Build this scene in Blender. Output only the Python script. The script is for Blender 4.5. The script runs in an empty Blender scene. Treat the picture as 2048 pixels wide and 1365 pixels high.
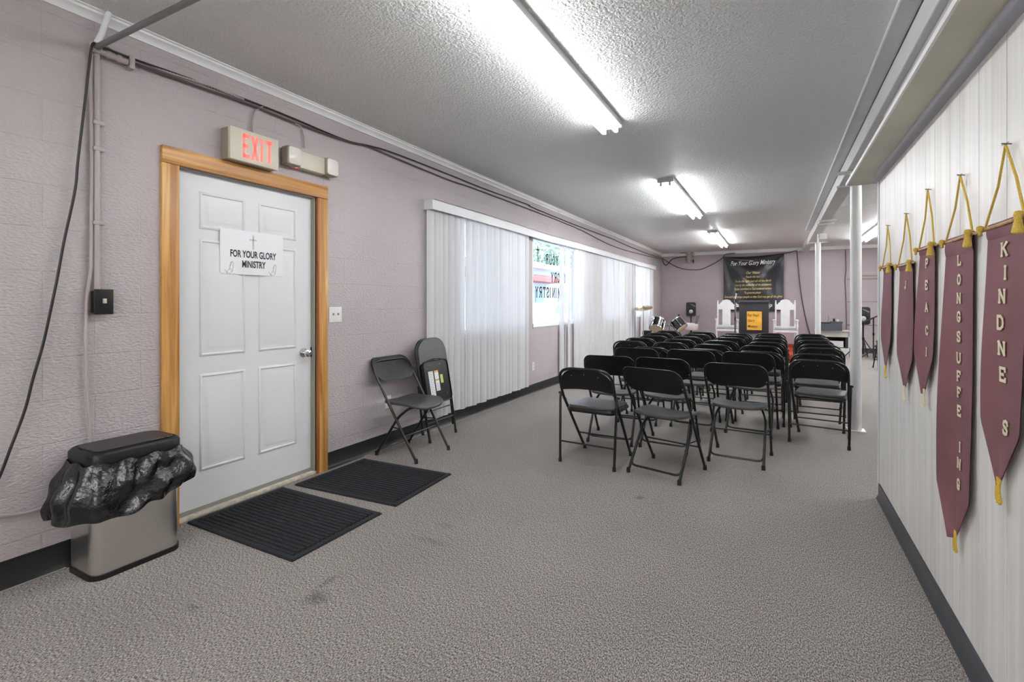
import bpy, bmesh, math, random
from mathutils import Vector, Matrix

# ------------------------------------------------------------------ camera, world, exposure
C = bpy.context.scene.collection
SC = bpy.context.scene
PI = math.pi
F_PX, CX, HY, CAM_H = 992.0, 1024.0, 606.0, 1.27
YAW = math.atan((1552 - CX) / F_PX)
SN, CS = math.sin(YAW), math.cos(YAW)

cam_d = bpy.data.cameras.new('camera')
cam = bpy.data.objects.new('camera', cam_d)
C.objects.link(cam)
cam.location = (0, 0, CAM_H)
cam.rotation_euler = (PI / 2, 0, YAW)
cam_d.sensor_width = 36
cam_d.lens = 36 * F_PX / 2048
cam_d.shift_y = -(682.5 - HY) / 2048
cam_d.clip_start = 0.05
cam_d.clip_end = 300
SC.camera = cam

world = bpy.data.worlds.new('daylight')
SC.world = world
world.use_nodes = True
bg = world.node_tree.nodes['Background']
bg.inputs['Color'].default_value = (0.80, 0.89, 1.0, 1)
bg.inputs['Strength'].default_value = .95

SC.view_settings.view_transform = 'Standard'
SC.view_settings.look = 'None'
SC.view_settings.gamma = 1
SC.view_settings.use_curve_mapping = False
SC.view_settings.exposure = 2.22
TUBE_POWER = 6.3
FAR_TUBE_POWER = 11.5
REAR_FILL_POWER = 12.0  # output of the unseen lamps added behind the camera

sun_d = bpy.data.lights.new('sun', 'SUN')
sun_d.energy = .7
sun_d.angle = 0.05
sun_d.color = (1.0, 0.96, 0.9)
sun = bpy.data.objects.new('sun', sun_d)
C.objects.link(sun)
sun.rotation_euler = (math.radians(38), 0, math.radians(65))   # from behind the building onto the street outside


# ------------------------------------------------------------------ helpers
class MB:
    """collects shapes and links them as one mesh object"""
    def __init__(self):
        self.v, self.f, self.m, self.s = [], [], [], []

    def add(self, vs, fs, m=0, smooth=False):
        o = len(self.v)
        self.v += [Vector(p) for p in vs]
        for f in fs:
            self.f.append([i + o for i in f])
            self.m.append(m)
            self.s.append(smooth)
        return self

    def box(self, a, b, m=0, bev=0.0, mat=None):
        x0, x1 = sorted((a[0], b[0])); y0, y1 = sorted((a[1], b[1])); z0, z1 = sorted((a[2], b[2]))
        if bev <= 0:
            vs = [Vector(p) for p in ((x0, y0, z0), (x1, y0, z0), (x1, y1, z0), (x0, y1, z0), (x0, y0, z1), (x1, y0, z1), (x1, y1, z1), (x0, y1, z1))]
            fs = [(0, 3, 2, 1), (4, 5, 6, 7), (0, 1, 5, 4), (1, 2, 6, 5), (2, 3, 7, 6), (3, 0, 4, 7)]
            if mat: vs = [mat @ p for p in vs]
            return self.add(vs, fs, m)
        bm = bmesh.new()
        bmesh.ops.create_cube(bm, size=1)
        for v in bm.verts:
            v.co = Vector(((x0 + x1) / 2 + v.co.x * (x1 - x0), (y0 + y1) / 2 + v.co.y * (y1 - y0), (z0 + z1) / 2 + v.co.z * (z1 - z0)))
        bmesh.ops.bevel(bm, geom=bm.edges[:], offset=bev, segments=3, affect='EDGES', profile=0.5)
        bm.verts.index_update()
        vs = [v.co.copy() for v in bm.verts]
        fs = [[v.index for v in f.verts] for f in bm.faces]
        bm.free()
        if mat: vs = [mat @ p for p in vs]
        return self.add(vs, fs, m, True)

    def tube(self, path, r, seg=8, m=0, closed=False, caps=True, flat=1.0):
        pts = [Vector(p) for p in path]
        n = len(pts)
        rr = r if isinstance(r, (list, tuple)) else [r] * n
        tang = []
        for i in range(n):
            if closed:
                t = pts[(i + 1) % n] - pts[i - 1]
            else:
                t = pts[min(i + 1, n - 1)] - pts[max(i - 1, 0)]
            tang.append(t.normalized() if t.length > 1e-9 else Vector((0, 0, 1)))
        up = Vector((0, 0, 1)) if abs(tang[0].z) < 0.9 else Vector((1, 0, 0))
        nrm = (up - tang[0] * up.dot(tang[0])).normalized()
        vs, fs = [], []
        for i in range(n):
            nrm = nrm - tang[i] * nrm.dot(tang[i])
            nrm.normalize()
            bn = tang[i].cross(nrm)
            for k in range(seg):
                a = 2 * PI * k / seg
                vs.append(pts[i] + (nrm * math.cos(a) * flat + bn * math.sin(a)) * rr[i])
        rings = n if closed else n - 1
        for i in range(rings):
            j = (i + 1) % n
            for k in range(seg):
                k2 = (k + 1) % seg
                fs.append((i * seg + k, j * seg + k, j * seg + k2, i * seg + k2))
        self.add(vs, fs, m, True)
        if caps and not closed:
            self.add(vs[:seg], [tuple(range(seg))], m)
            self.add(vs[-seg:], [tuple(reversed(range(seg)))], m)
        return self

    def lathe(self, prof, origin=(0, 0, 0), axis=(0, 0, 1), seg=20, m=0):
        """prof: (radius, height) pairs along the axis"""
        ax = Vector(axis).normalized()
        u = ax.orthogonal().normalized(); w = ax.cross(u)
        o = Vector(origin)
        vs, fs = [], []
        for r, h in prof:
            for k in range(seg):
                a = 2 * PI * k / seg
                vs.append(o + ax * h + (u * math.cos(a) + w * math.sin(a)) * max(r, 1e-5))
        for i in range(len(prof) - 1):
            for k in range(seg):
                k2 = (k + 1) % seg
                fs.append((i * seg + k, i * seg + k2, (i + 1) * seg + k2, (i + 1) * seg + k))
        return self.add(vs, fs, m, True)

    def prism(self, poly, fn, t0, t1, m=0):
        """poly of 2D points extruded; fn(u, v, t) -> 3D"""
        n = len(poly)
        vs = [fn(p[0], p[1], t0) for p in poly] + [fn(p[0], p[1], t1) for p in poly]
        fs = [tuple(range(n)), tuple(reversed(range(n, 2 * n)))]
        fs += [(i, i + n, (i + 1) % n + n, (i + 1) % n) for i in range(n)]
        return self.add(vs, fs, m)

    def grid(self, fn, nu, nv, m=0, smooth=True, closed_u=False):
        vs = [fn(i / (nu if closed_u else nu - 1), j / (nv - 1)) for j in range(nv) for i in range(nu)]
        fs = []
        for j in range(nv - 1):
            for i in range(nu if closed_u else nu - 1):
                i2 = (i + 1) % nu
                fs.append((j * nu + i, j * nu + i2, (j + 1) * nu + i2, (j + 1) * nu + i))
        return self.add(vs, fs, m, smooth)

    def pad(self, outline, top, bot, fn=lambda u, v, n: Vector((u, v, n)), centre=(0, 0), m=0,
            rings=(0.35, 0.65, 0.85, 0.95, 0.985)):
        """a cushion or plate: outline of 2D points, top(u,v)/bot(u,v) heights"""
        n = len(outline)
        cu, cv = centre
        vs, fs = [fn(cu, cv, top(cu, cv))], []
        def ring(s, h):
            for (u, v) in outline:
                a, b = cu + (u - cu) * s, cv + (v - cv) * s
                vs.append(fn(a, b, h(a, b, s)))
        for s in rings:
            ring(s, lambda a, b, s_: top(a, b))
        ring(1.0, lambda a, b, s_: top(a, b) * 0.7 + bot(a, b) * 0.3)
        ring(1.0, lambda a, b, s_: top(a, b) * 0.3 + bot(a, b) * 0.7)
        for s in reversed(rings):
            ring(s, lambda a, b, s_: bot(a, b))
        vs.append(fn(cu, cv, bot(cu, cv)))
        R = 2 * len(rings) + 2
        for k in range(n):
            fs.append((0, 1 + k, 1 + (k + 1) % n))
        for r in range(R - 1):
            for k in range(n):
                a, b = 1 + r * n, 1 + (r + 1) * n
                fs.append((a + k, b + k, b + (k + 1) % n, a + (k + 1) % n))
        last = len(vs) - 1
        base = 1 + (R - 1) * n
        for k in range(n):
            fs.append((last, base + (k + 1) % n, base + k))
        return self.add(vs, fs, m, True)

    def build(self, name, mats, parent=None, **props):
        me = bpy.data.meshes.new(name)
        me.from_pydata([tuple(v) for v in self.v], [], self.f)
        mats = mats if isinstance(mats, (list, tuple)) else [mats]
        for mt in mats:
            me.materials.append(mt)
        me.polygons.foreach_set('material_index', self.m)
        me.polygons.foreach_set('use_smooth', self.s)
        me.update()
        bm = bmesh.new(); bm.from_mesh(me)
        bmesh.ops.recalc_face_normals(bm, faces=bm.faces[:])
        bm.to_mesh(me); bm.free()
        me.set_sharp_from_angle(angle=math.radians(42))
        o = bpy.data.objects.new(name, me)
        C.objects.link(o)
        if parent: o.parent = parent
        for k, v in props.items():
            o[k] = v
        return o


def tag(o, label, cat, group=None):
    o['label'] = label; o['category'] = cat
    if group: o['group'] = group
    return o


def thing(name, label, cat, loc=(0, 0, 0), rz=0.0, group=None):
    o = bpy.data.objects.new(name, None)
    o.empty_display_size = 0.1
    C.objects.link(o)
    o.location = loc; o.rotation_euler = (0, 0, rz)
    return tag(o, label, cat, group)


def struct(name, mb, mats, parent=None):
    o = mb.build(name, mats, parent)
    if not parent: o['kind'] = 'structure'
    return o


def copy_tree(o, parent=None):
    c = o.copy(); C.objects.link(c); c.parent = parent
    for ch in list(o.children):
        copy_tree(ch, c)
    return c


def fillet(pts, r, k=5):
    """round the corners of an open polyline"""
    pts = [Vector(p) for p in pts]
    out = [pts[0]]
    for i in range(1, len(pts) - 1):
        a, b, c = pts[i - 1], pts[i], pts[i + 1]
        rr = r[i - 1] if isinstance(r, (list, tuple)) else r
        d1 = min(rr, (a - b).length * 0.49); d2 = min(rr, (c - b).length * 0.49)
        p0 = b + (a - b).normalized() * d1; p1 = b + (c - b).normalized() * d2
        for j in range(k + 1):
            t = j / k
            out.append(p0 * (1 - t) ** 2 + b * 2 * t * (1 - t) + p1 * t * t)
    out.append(pts[-1])
    return out


def smooth_path(pts, k=6):
    """Catmull-Rom through the points"""
    P = [Vector(p) for p in pts]
    P = [P[0] * 2 - P[1]] + P + [P[-1] * 2 - P[-2]]
    out = []
    for i in range(1, len(P) - 2):
        for j in range(k):
            t = j / k
            out.append(0.5 * ((2 * P[i]) + (P[i + 1] - P[i - 1]) * t + (2 * P[i - 1] - 5 * P[i] + 4 * P[i + 1] - P[i + 2]) * t * t
                              + (3 * P[i] - P[i - 1] - 3 * P[i + 1] + P[i + 2]) * t ** 3))
    out.append(P[-2])
    return out


def rrect(w, h, r, k=6, cx=0, cy=0, sup=None):
    out = []
    for (sx, sy, a0) in ((1, 1, 0), (-1, 1, PI / 2), (-1, -1, PI), (1, -1, 1.5 * PI)):
        for i in range(k + 1):
            a = a0 + PI / 2 * i / k
            out.append((cx + sx * (w / 2 - r) + r * math.cos(a), cy + sy * (h / 2 - r) + r * math.sin(a)))
    return out


def on_wall(u, v, x=-3.0):
    """the point of the plane X = x seen at photo pixel u, v"""
    t = (u - CX) / F_PX
    d = x / (-SN + CS * t)
    return Vector((x, d * (CS + SN * t), CAM_H + (HY - v) / F_PX * d))


def on_back(u, v, y=15.15):
    t = (u - CX) / F_PX
    d = y / (CS + SN * t)
    return Vector((d * (-SN + CS * t), y, CAM_H + (HY - v) / F_PX * d))


# text as mesh data (built-in font)
def text_geo(s, size, shear=0.0, bold=0.0, sx=1.0, spacing=1.0, align='CENTER'):
    cu = bpy.data.curves.new('t', 'FONT')
    cu.body = s; cu.size = size; cu.shear = shear; cu.offset = bold
    cu.align_x = align; cu.align_y = 'CENTER'; cu.space_character = spacing
    cu.resolution_u = 3
    o = bpy.data.objects.new('t', cu)
    C.objects.link(o)
    dg = bpy.context.evaluated_depsgraph_get()
    me = o.evaluated_get(dg).to_mesh()
    vs = [(v.co.x * sx, v.co.y) for v in me.vertices]
    fs = [tuple(p.vertices) for p in me.polygons]
    o.evaluated_get(dg).to_mesh_clear()
    bpy.data.objects.remove(o)
    bpy.data.curves.remove(cu)
    return vs, fs


def put_text(mb, geo, fn, m=0):
    vs, fs = geo
    mb.add([fn(u, v) for u, v in vs], fs, m)


# slab-serif capital letters as strokes in a 0..1 box (x 0..w)
GLYPH = {
    'K': ([[(0, 0), (0, 1)], [(0, .45), (.62, 1)], [(.22, .62), (.66, 0)]], [(0, 0), (0, 1), (.62, 1), (.66, 0)]),
    'I': ([[(.3, 0), (.3, 1)]], [(.3, 0), (.3, 1)]),
    'N': ([[(0, 0), (0, 1), (.62, 0), (.62, 1)]], [(0, 0), (0, 1), (.62, 1)]),
    'D': ([[(0, 0), (0, 1), (.35, 1), (.58, .8), (.62, .5), (.58, .2), (.35, 0), (0, 0)]], []),
    'E': ([[(.58, .2), (.58, 0), (0, 0), (0, 1), (.58, 1), (.58, .8)], [(0, .5), (.38, .5)]], []),
    'S': ([[(.58, .75), (.55, .95), (.3, 1), (.06, .9), (.03, .7), (.15, .56), (.45, .45), (.58, .3), (.55, .08), (.3, 0), (.06, .06), (.02, .25)]], []),
    'L': ([[(0, 1), (0, 0), (.56, 0), (.56, .25)]], [(0, 1)]),
    'O': ([[(.3, 1), (.08, .88), (0, .5), (.08, .12), (.3, 0), (.52, .12), (.6, .5), (.52, .88), (.3, 1)]], []),
    'G': ([[(.58, .75), (.5, .95), (.3, 1), (.08, .88), (0, .5), (.08, .12), (.3, 0), (.52, .06), (.58, .2), (.58, .42), (.34, .42)]], []),
    'U': ([[(0, 1), (0, .25), (.1, .05), (.3, 0), (.5, .05), (.6, .25), (.6, 1)]], [(0, 1), (.6, 1)]),
    'F': ([[(0, 0), (0, 1), (.56, 1), (.56, .8)], [(0, .5), (.36, .5)]], [(0, 0)]),
    'P': ([[(0, 0), (0, 1), (.38, 1), (.56, .9), (.58, .72), (.5, .52), (.35, .47), (0, .47)]], [(0, 0)]),
    'A': ([[(0, 0), (.32, 1), (.64, 0)], [(.1, .34), (.54, .34)]], [(0, 0), (.64, 0)]),
    'C': ([[(.58, .72), (.5, .95), (.3, 1), (.08, .88), (0, .5), (.08, .12), (.3, 0), (.52, .06), (.58, .25)]], []),
    'J': ([[(.45, 1), (.45, .22), (.38, .05), (.22, 0), (.06, .05), (.02, .22)]], [(.45, 1)]),
    'Y': ([[(0, 1), (.32, .5), (.64, 1)], [(.32, .5), (.32, 0)]], [(0, 1), (.64, 1), (.32, 0)]),
    'R': ([[(0, 0), (0, 1), (.38, 1), (.56, .9), (.58, .75), (.5, .57), (.35, .52), (0, .52)], [(.3, .52), (.62, 0)]], [(0, 0), (.62, 0)]),
    'T': ([[(.32, 0), (.32, 1)], [(0, .8), (0, 1), (.64, 1), (.64, .8)]], [(.32, 0)]),
    'M': ([[(0, 0), (0, 1), (.38, .25), (.76, 1), (.76, 0)]], [(0, 0), (0, 1), (.76, 1), (.76, 0)]),
    'X': ([[(0, 0), (.6, 1)], [(0, 1), (.6, 0)]], []),
}


def letter(mb, ch, fn, h, t=0.16, serif=0.22, m=0, sx=1.0, depth=0.0015):
    """ch drawn with its left foot at u=0, v=0; fn(u, v, d) -> 3D"""
    strokes, serifs = GLYPH[ch]
    def seg(a, b, w):
        a = Vector((a[0] * h * sx, a[1] * h)); b = Vector((b[0] * h * sx, b[1] * h))
        d = b - a
        if d.length < 1e-6: return
        d.normalize(); n = Vector((-d.y, d.x)) * w / 2
        a = a - d * w * 0.35; b = b + d * w * 0.35
        q = [a + n, b + n, b - n, a - n]
        mb.prism([(p.x, p.y) for p in q], fn, 0, depth, m)
    for st in strokes:
        for i in range(len(st) - 1):
            seg(st[i], st[i + 1], t * h)
    for s in serifs:
        seg((s[0] - serif / 2, s[1]), (s[0] + serif / 2, s[1]), t * h * 0.62)
    return max(p[0] for st in strokes for p in st) * h * sx


# ------------------------------------------------------------------ materials
def mat(name, col, rough=0.5, metal=0.0, noise=0.0, nscale=20.0, bump=0.0, bscale=80.0, bdist=0.002, stretch=(1, 1, 1),
        spec=0.5, emit=None, estr=0.0, transl=0.0, coat=0.0):
    m = bpy.data.materials.new(name); m.use_nodes = True
    nt = m.node_tree; b = nt.nodes['Principled BSDF']
    b.inputs['Base Color'].default_value = (*col, 1)
    b.inputs['Roughness'].default_value = rough
    b.inputs['Metallic'].default_value = metal
    b.inputs['Specular IOR Level'].default_value = spec
    b.inputs['Coat Weight'].default_value = coat
    if emit:
        b.inputs['Emission Color'].default_value = (*emit, 1)
        b.inputs['Emission Strength'].default_value = estr
    tc = nt.nodes.new('ShaderNodeTexCoord')
    mp = nt.nodes.new('ShaderNodeMapping'); mp.inputs['Scale'].default_value = stretch
    nt.links.new(tc.outputs['Object'], mp.inputs['Vector'])
    if noise > 0:
        n = nt.nodes.new('ShaderNodeTexNoise'); n.inputs['Scale'].default_value = nscale; n.inputs['Detail'].default_value = 6
        nt.links.new(mp.outputs['Vector'], n.inputs['Vector'])
        r = nt.nodes.new('ShaderNodeValToRGB')
        r.color_ramp.elements[0].position = 0.3; r.color_ramp.elements[1].position = 0.7
        r.color_ramp.elements[0].color = (*[c * (1 - noise) for c in col], 1)
        r.color_ramp.elements[1].color = (*[min(1, c * (1 + noise)) for c in col], 1)
        nt.links.new(n.outputs['Fac'], r.inputs['Fac'])
        nt.links.new(r.outputs['Color'], b.inputs['Base Color'])
    if bump > 0:
        n = nt.nodes.new('ShaderNodeTexNoise'); n.inputs['Scale'].default_value = bscale; n.inputs['Detail'].default_value = 5
        nt.links.new(mp.outputs['Vector'], n.inputs['Vector'])
        bp = nt.nodes.new('ShaderNodeBump'); bp.inputs['Strength'].default_value = bump; bp.inputs['Distance'].default_value = bdist
        nt.links.new(n.outputs['Fac'], bp.inputs['Height'])
        nt.links.new(bp.outputs['Normal'], b.inputs['Normal'])
    if transl > 0:
        tr = nt.nodes.new('ShaderNodeBsdfTranslucent'); tr.inputs['Color'].default_value = (*col, 1)
        mx = nt.nodes.new('ShaderNodeMixShader'); mx.inputs['Fac'].default_value = transl
        out = nt.nodes['Material Output']
        nt.links.new(b.outputs[0], mx.inputs[1]); nt.links.new(tr.outputs[0], mx.inputs[2])
        nt.links.new(mx.outputs[0], out.inputs['Surface'])
    return m


def N(nt, kind, **kw):
    n = nt.nodes.new(kind)
    for k, v in kw.items():
        if k in n.inputs.keys(): n.inputs[k].default_value = v
        else: setattr(n, k, v)
    return n


def block_wall_mat(name, col, axis='Y', bstr=0.35):
    """painted concrete block: running bond joints plus thick bumpy paint"""
    m = bpy.data.materials.new(name); m.use_nodes = True
    nt = m.node_tree; L = nt.links; b = nt.nodes['Principled BSDF']
    b.inputs['Roughness'].default_value = 0.38
    tc = N(nt, 'ShaderNodeTexCoord'); sp = N(nt, 'ShaderNodeSeparateXYZ'); cb = N(nt, 'ShaderNodeCombineXYZ')
    L.new(tc.outputs['Object'], sp.inputs[0]); L.new(sp.outputs[axis], cb.inputs['X']); L.new(sp.outputs['Z'], cb.inputs['Y'])
    wob = N(nt, 'ShaderNodeTexNoise', Scale=3.0, Detail=3.0); L.new(cb.outputs[0], wob.inputs['Vector'])
    sc = N(nt, 'ShaderNodeVectorMath', operation='SCALE'); sc.inputs['Scale'].default_value = 0.012
    L.new(wob.outputs['Color'], sc.inputs[0])
    ad = N(nt, 'ShaderNodeVectorMath', operation='ADD'); L.new(cb.outputs[0], ad.inputs[0]); L.new(sc.outputs[0], ad.inputs[1])
    br = N(nt, 'ShaderNodeTexBrick'); br.offset = 0.5
    for k, v in (('Scale', 1.0), ('Mortar Size', 0.004), ('Mortar Smooth', 0.6), ('Brick Width', 0.4064), ('Row Height', 0.2032), ('Bias', 0.0)):
        br.inputs[k].default_value = v
    br.inputs['Color1'].default_value = (1, 1, 1, 1); br.inputs['Color2'].default_value = (.95, .95, .95, 1); br.inputs['Mortar'].default_value = (0, 0, 0, 1)
    L.new(ad.outputs[0], br.inputs['Vector'])
    # joints are only partly visible under the paint
    pn = N(nt, 'ShaderNodeTexNoise', Scale=1.7, Detail=2.0); L.new(cb.outputs[0], pn.inputs['Vector'])
    pr = N(nt, 'ShaderNodeMapRange'); pr.inputs['From Min'].default_value = 0.38; pr.inputs['From Max'].default_value = 0.62
    pr.inputs['To Min'].default_value = 0.15
    L.new(pn.outputs['Fac'], pr.inputs['Value'])
    mu = N(nt, 'ShaderNodeMath', operation='MULTIPLY'); inv = N(nt, 'ShaderNodeMath', operation='MULTIPLY'); inv.inputs[1].default_value = -1
    L.new(br.outputs['Fac'], mu.inputs[0]); L.new(pr.outputs[0], mu.inputs[1]); L.new(mu.outputs[0], inv.inputs[0])
    b1 = N(nt, 'ShaderNodeBump'); b1.inputs['Strength'].default_value = .5; b1.inputs['Distance'].default_value = 0.006
    L.new(inv.outputs[0], b1.inputs['Height'])
    n1 = N(nt, 'ShaderNodeTexNoise', Scale=48.0, Detail=2.0, Roughness=0.5); L.new(tc.outputs['Object'], n1.inputs['Vector'])
    mp = N(nt, 'ShaderNodeMapping'); mp.inputs['Scale'].default_value = (1, 1, 2.4) ; L.new(tc.outputs['Object'], mp.inputs['Vector']); L.new(mp.outputs[0], n1.inputs['Vector'])
    b2 = N(nt, 'ShaderNodeBump'); b2.inputs['Strength'].default_value = bstr; b2.inputs['Distance'].default_value = 0.007
    L.new(n1.outputs['Fac'], b2.inputs['Height']); L.new(b1.outputs[0], b2.inputs['Normal'])
    L.new(b2.outputs[0], b.inputs['Normal'])
    n2 = N(nt, 'ShaderNodeTexNoise', Scale=1.3, Detail=5.0); L.new(tc.outputs['Object'], n2.inputs['Vector'])
    r = N(nt, 'ShaderNodeValToRGB'); r.color_ramp.elements[0].position = .3; r.color_ramp.elements[1].position = .7
    r.color_ramp.elements[0].color = (*[c * .93 for c in col], 1); r.color_ramp.elements[1].color = (*[c * 1.05 for c in col], 1)
    L.new(n2.outputs['Fac'], r.inputs['Fac'])
    mx = N(nt, 'ShaderNodeMixRGB', blend_type='MULTIPLY'); mx.inputs['Fac'].default_value = 1
    j = N(nt, 'ShaderNodeMapRange'); j.inputs['To Min'].default_value = 1.0; j.inputs['To Max'].default_value = 0.96
    L.new(mu.outputs[0], j.inputs['Value'])
    L.new(r.outputs[0], mx.inputs[1]); L.new(j.outputs[0], mx.inputs[2]); L.new(mx.outputs[0], b.inputs['Base Color'])
    return m


def carpet_mat():
    m = bpy.data.materials.new('grey_carpet'); m.use_nodes = True
    nt = m.node_tree; L = nt.links; b = nt.nodes['Principled BSDF']
    b.inputs['Roughness'].default_value = 0.95; b.inputs['Specular IOR Level'].default_value = 0.15
    tc = N(nt, 'ShaderNodeTexCoord')
    mp = N(nt, 'ShaderNodeMapping'); mp.inputs['Scale'].default_value = (1, 0.45, 1); L.new(tc.outputs['Object'], mp.inputs[0])
    n1 = N(nt, 'ShaderNodeTexNoise', Scale=240.0, Detail=5.0, Roughness=0.85); L.new(mp.outputs[0], n1.inputs['Vector'])
    r = N(nt, 'ShaderNodeValToRGB'); e = r.color_ramp.elements
    e[0].position = .425; e[0].color = (.065, .055, .05, 1); e[1].position = .575; e[1].color = (.60, .56, .53, 1)
    mid = e.new(.5); mid.color = (.245, .224, .209, 1)
    L.new(n1.outputs['Fac'], r.inputs['Fac'])
    n2 = N(nt, 'ShaderNodeTexNoise', Scale=1.1, Detail=4.0); L.new(tc.outputs['Object'], n2.inputs['Vector'])
    mr = N(nt, 'ShaderNodeMapRange'); mr.inputs['From Min'].default_value = .3; mr.inputs['From Max'].default_value = .7
    mr.inputs['To Min'].default_value = .9; mr.inputs['To Max'].default_value = 1.06
    L.new(n2.outputs['Fac'], mr.inputs['Value'])
    mx = N(nt, 'ShaderNodeMixRGB', blend_type='MULTIPLY'); mx.inputs['Fac'].default_value = 1
    L.new(r.outputs[0], mx.inputs[1]); L.new(mr.outputs[0], mx.inputs[2])
    last = mx.outputs[0]
    # stains with a shape of their own: (x, y, rx, ry, darkness)
    wn = N(nt, 'ShaderNodeTexNoise', Scale=14.0, Detail=4.0); L.new(tc.outputs['Object'], wn.inputs['Vector'])
    for (sx, sy, rx, ry, k) in ((-1.745, 1.494, .055, .05, .45), (-1.80, 1.60, .02, .075, .3), (-2.148, 1.2, .05, .02, .3), (-.782, 3.243, .03, .03, .45),
                                (-1.62, 2.13, .1, .03, .22), (-1.66, 2.32, .05, .04, .2), (-1.75, .62, .07, .05, .22), (-2.1, .5, .16, .05, .3)):
        a = N(nt, 'ShaderNodeVectorMath', operation='SUBTRACT'); L.new(tc.outputs['Object'], a.inputs[0]); a.inputs[1].default_value = (sx, sy, 0)
        d = N(nt, 'ShaderNodeVectorMath', operation='DIVIDE'); L.new(a.outputs[0], d.inputs[0]); d.inputs[1].default_value = (rx, ry, 1)
        ln = N(nt, 'ShaderNodeVectorMath', operation='LENGTH'); L.new(d.outputs[0], ln.inputs[0])
        s = N(nt, 'ShaderNodeMath', operation='MULTIPLY_ADD'); L.new(wn.outputs['Fac'], s.inputs[0]); s.inputs[1].default_value = 1.6; L.new(ln.outputs['Value'], s.inputs[2])
        q = N(nt, 'ShaderNodeMapRange'); q.inputs['From Min'].default_value = .9; q.inputs['From Max'].default_value = 2.1
        q.inputs['To Min'].default_value = 1 - k; q.inputs['To Max'].default_value = 1
        L.new(s.outputs[0], q.inputs['Value'])
        x = N(nt, 'ShaderNodeMixRGB', blend_type='MULTIPLY'); x.inputs['Fac'].default_value = 1
        L.new(last, x.inputs[1]); L.new(q.outputs[0], x.inputs[2]); last = x.outputs[0]
    L.new(last, b.inputs['Base Color'])
    bp = N(nt, 'ShaderNodeBump'); bp.inputs['Strength'].default_value = .15; bp.inputs['Distance'].default_value = .002
    return m


def ceiling_mat(name, popcorn):
    m = bpy.data.materials.new(name); m.use_nodes = True
    nt = m.node_tree; L = nt.links; b = nt.nodes['Principled BSDF']
    b.inputs['Base Color'].default_value = (.73, .745, .735, 1)
    b.inputs['Roughness'].default_value = 0.55 if popcorn else 0.42
    tc = N(nt, 'ShaderNodeTexCoord')
    if popcorn:
        v = N(nt, 'ShaderNodeTexNoise', Scale=72.0, Detail=1.5, Roughness=0.5); L.new(tc.outputs['Object'], v.inputs['Vector'])
        bp = N(nt, 'ShaderNodeBump'); bp.inputs['Strength'].default_value = 1.0; bp.inputs['Distance'].default_value = .011
        L.new(v.outputs['Fac'], bp.inputs['Height']); L.new(bp.outputs[0], b.inputs['Normal'])
    else:
        v = N(nt, 'ShaderNodeTexNoise', Scale=3.0, Detail=3.0); L.new(tc.outputs['Object'], v.inputs['Vector'])
        bp = N(nt, 'ShaderNodeBump'); bp.inputs['Strength'].default_value = .2; bp.inputs['Distance'].default_value = .02
        L.new(v.outputs['Fac'], bp.inputs['Height']); L.new(bp.outputs[0], b.inputs['Normal'])
    return m


def wood_mat(name, c1, c2, scale, rough=.4):
    m = bpy.data.materials.new(name); m.use_nodes = True
    nt = m.node_tree; L = nt.links; b = nt.nodes['Principled BSDF']; b.inputs['Roughness'].default_value = rough
    tc = N(nt, 'ShaderNodeTexCoord'); mp = N(nt, 'ShaderNodeMapping'); mp.inputs['Scale'].default_value = scale
    L.new(tc.outputs['Object'], mp.inputs[0])
    n = N(nt, 'ShaderNodeTexNoise', Scale=1.0, Detail=6.0, Distortion=.7); L.new(mp.outputs[0], n.inputs['Vector'])
    r = N(nt, 'ShaderNodeValToRGB'); r.color_ramp.elements[0].position = .36; r.color_ramp.elements[1].position = .66
    r.color_ramp.elements[0].color = (*c1, 1); r.color_ramp.elements[1].color = (*c2, 1)
    L.new(n.outputs['Fac'], r.inputs[0]); L.new(r.outputs[0], b.inputs['Base Color'])
    return m


def glass_mat():
    m = bpy.data.materials.new('window_glass'); m.use_nodes = True
    nt = m.node_tree; L = nt.links; nt.nodes.remove(nt.nodes['Principled BSDF'])
    t = N(nt, 'ShaderNodeBsdfTransparent'); t.inputs['Color'].default_value = (.93, .97, 1, 1)
    g = N(nt, 'ShaderNodeBsdfGlossy'); g.inputs['Roughness'].default_value = .03
    lw = N(nt, 'ShaderNodeLayerWeight'); lw.inputs['Blend'].default_value = .5
    pw = N(nt, 'ShaderNodeMath', operation='POWER'); pw.inputs[1].default_value = 5.0; L.new(lw.outputs['Facing'], pw.inputs[0])
    f = N(nt, 'ShaderNodeMath', operation='MULTIPLY_ADD'); f.inputs[1].default_value = .5; f.inputs[2].default_value = .02; L.new(pw.outputs[0], f.inputs[0])
    x = N(nt, 'ShaderNodeMixShader'); L.new(f.outputs[0], x.inputs[0]); L.new(t.outputs[0], x.inputs[1]); L.new(g.outputs[0], x.inputs[2])
    L.new(x.outputs[0], nt.nodes['Material Output'].inputs['Surface'])
    return m


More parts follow.
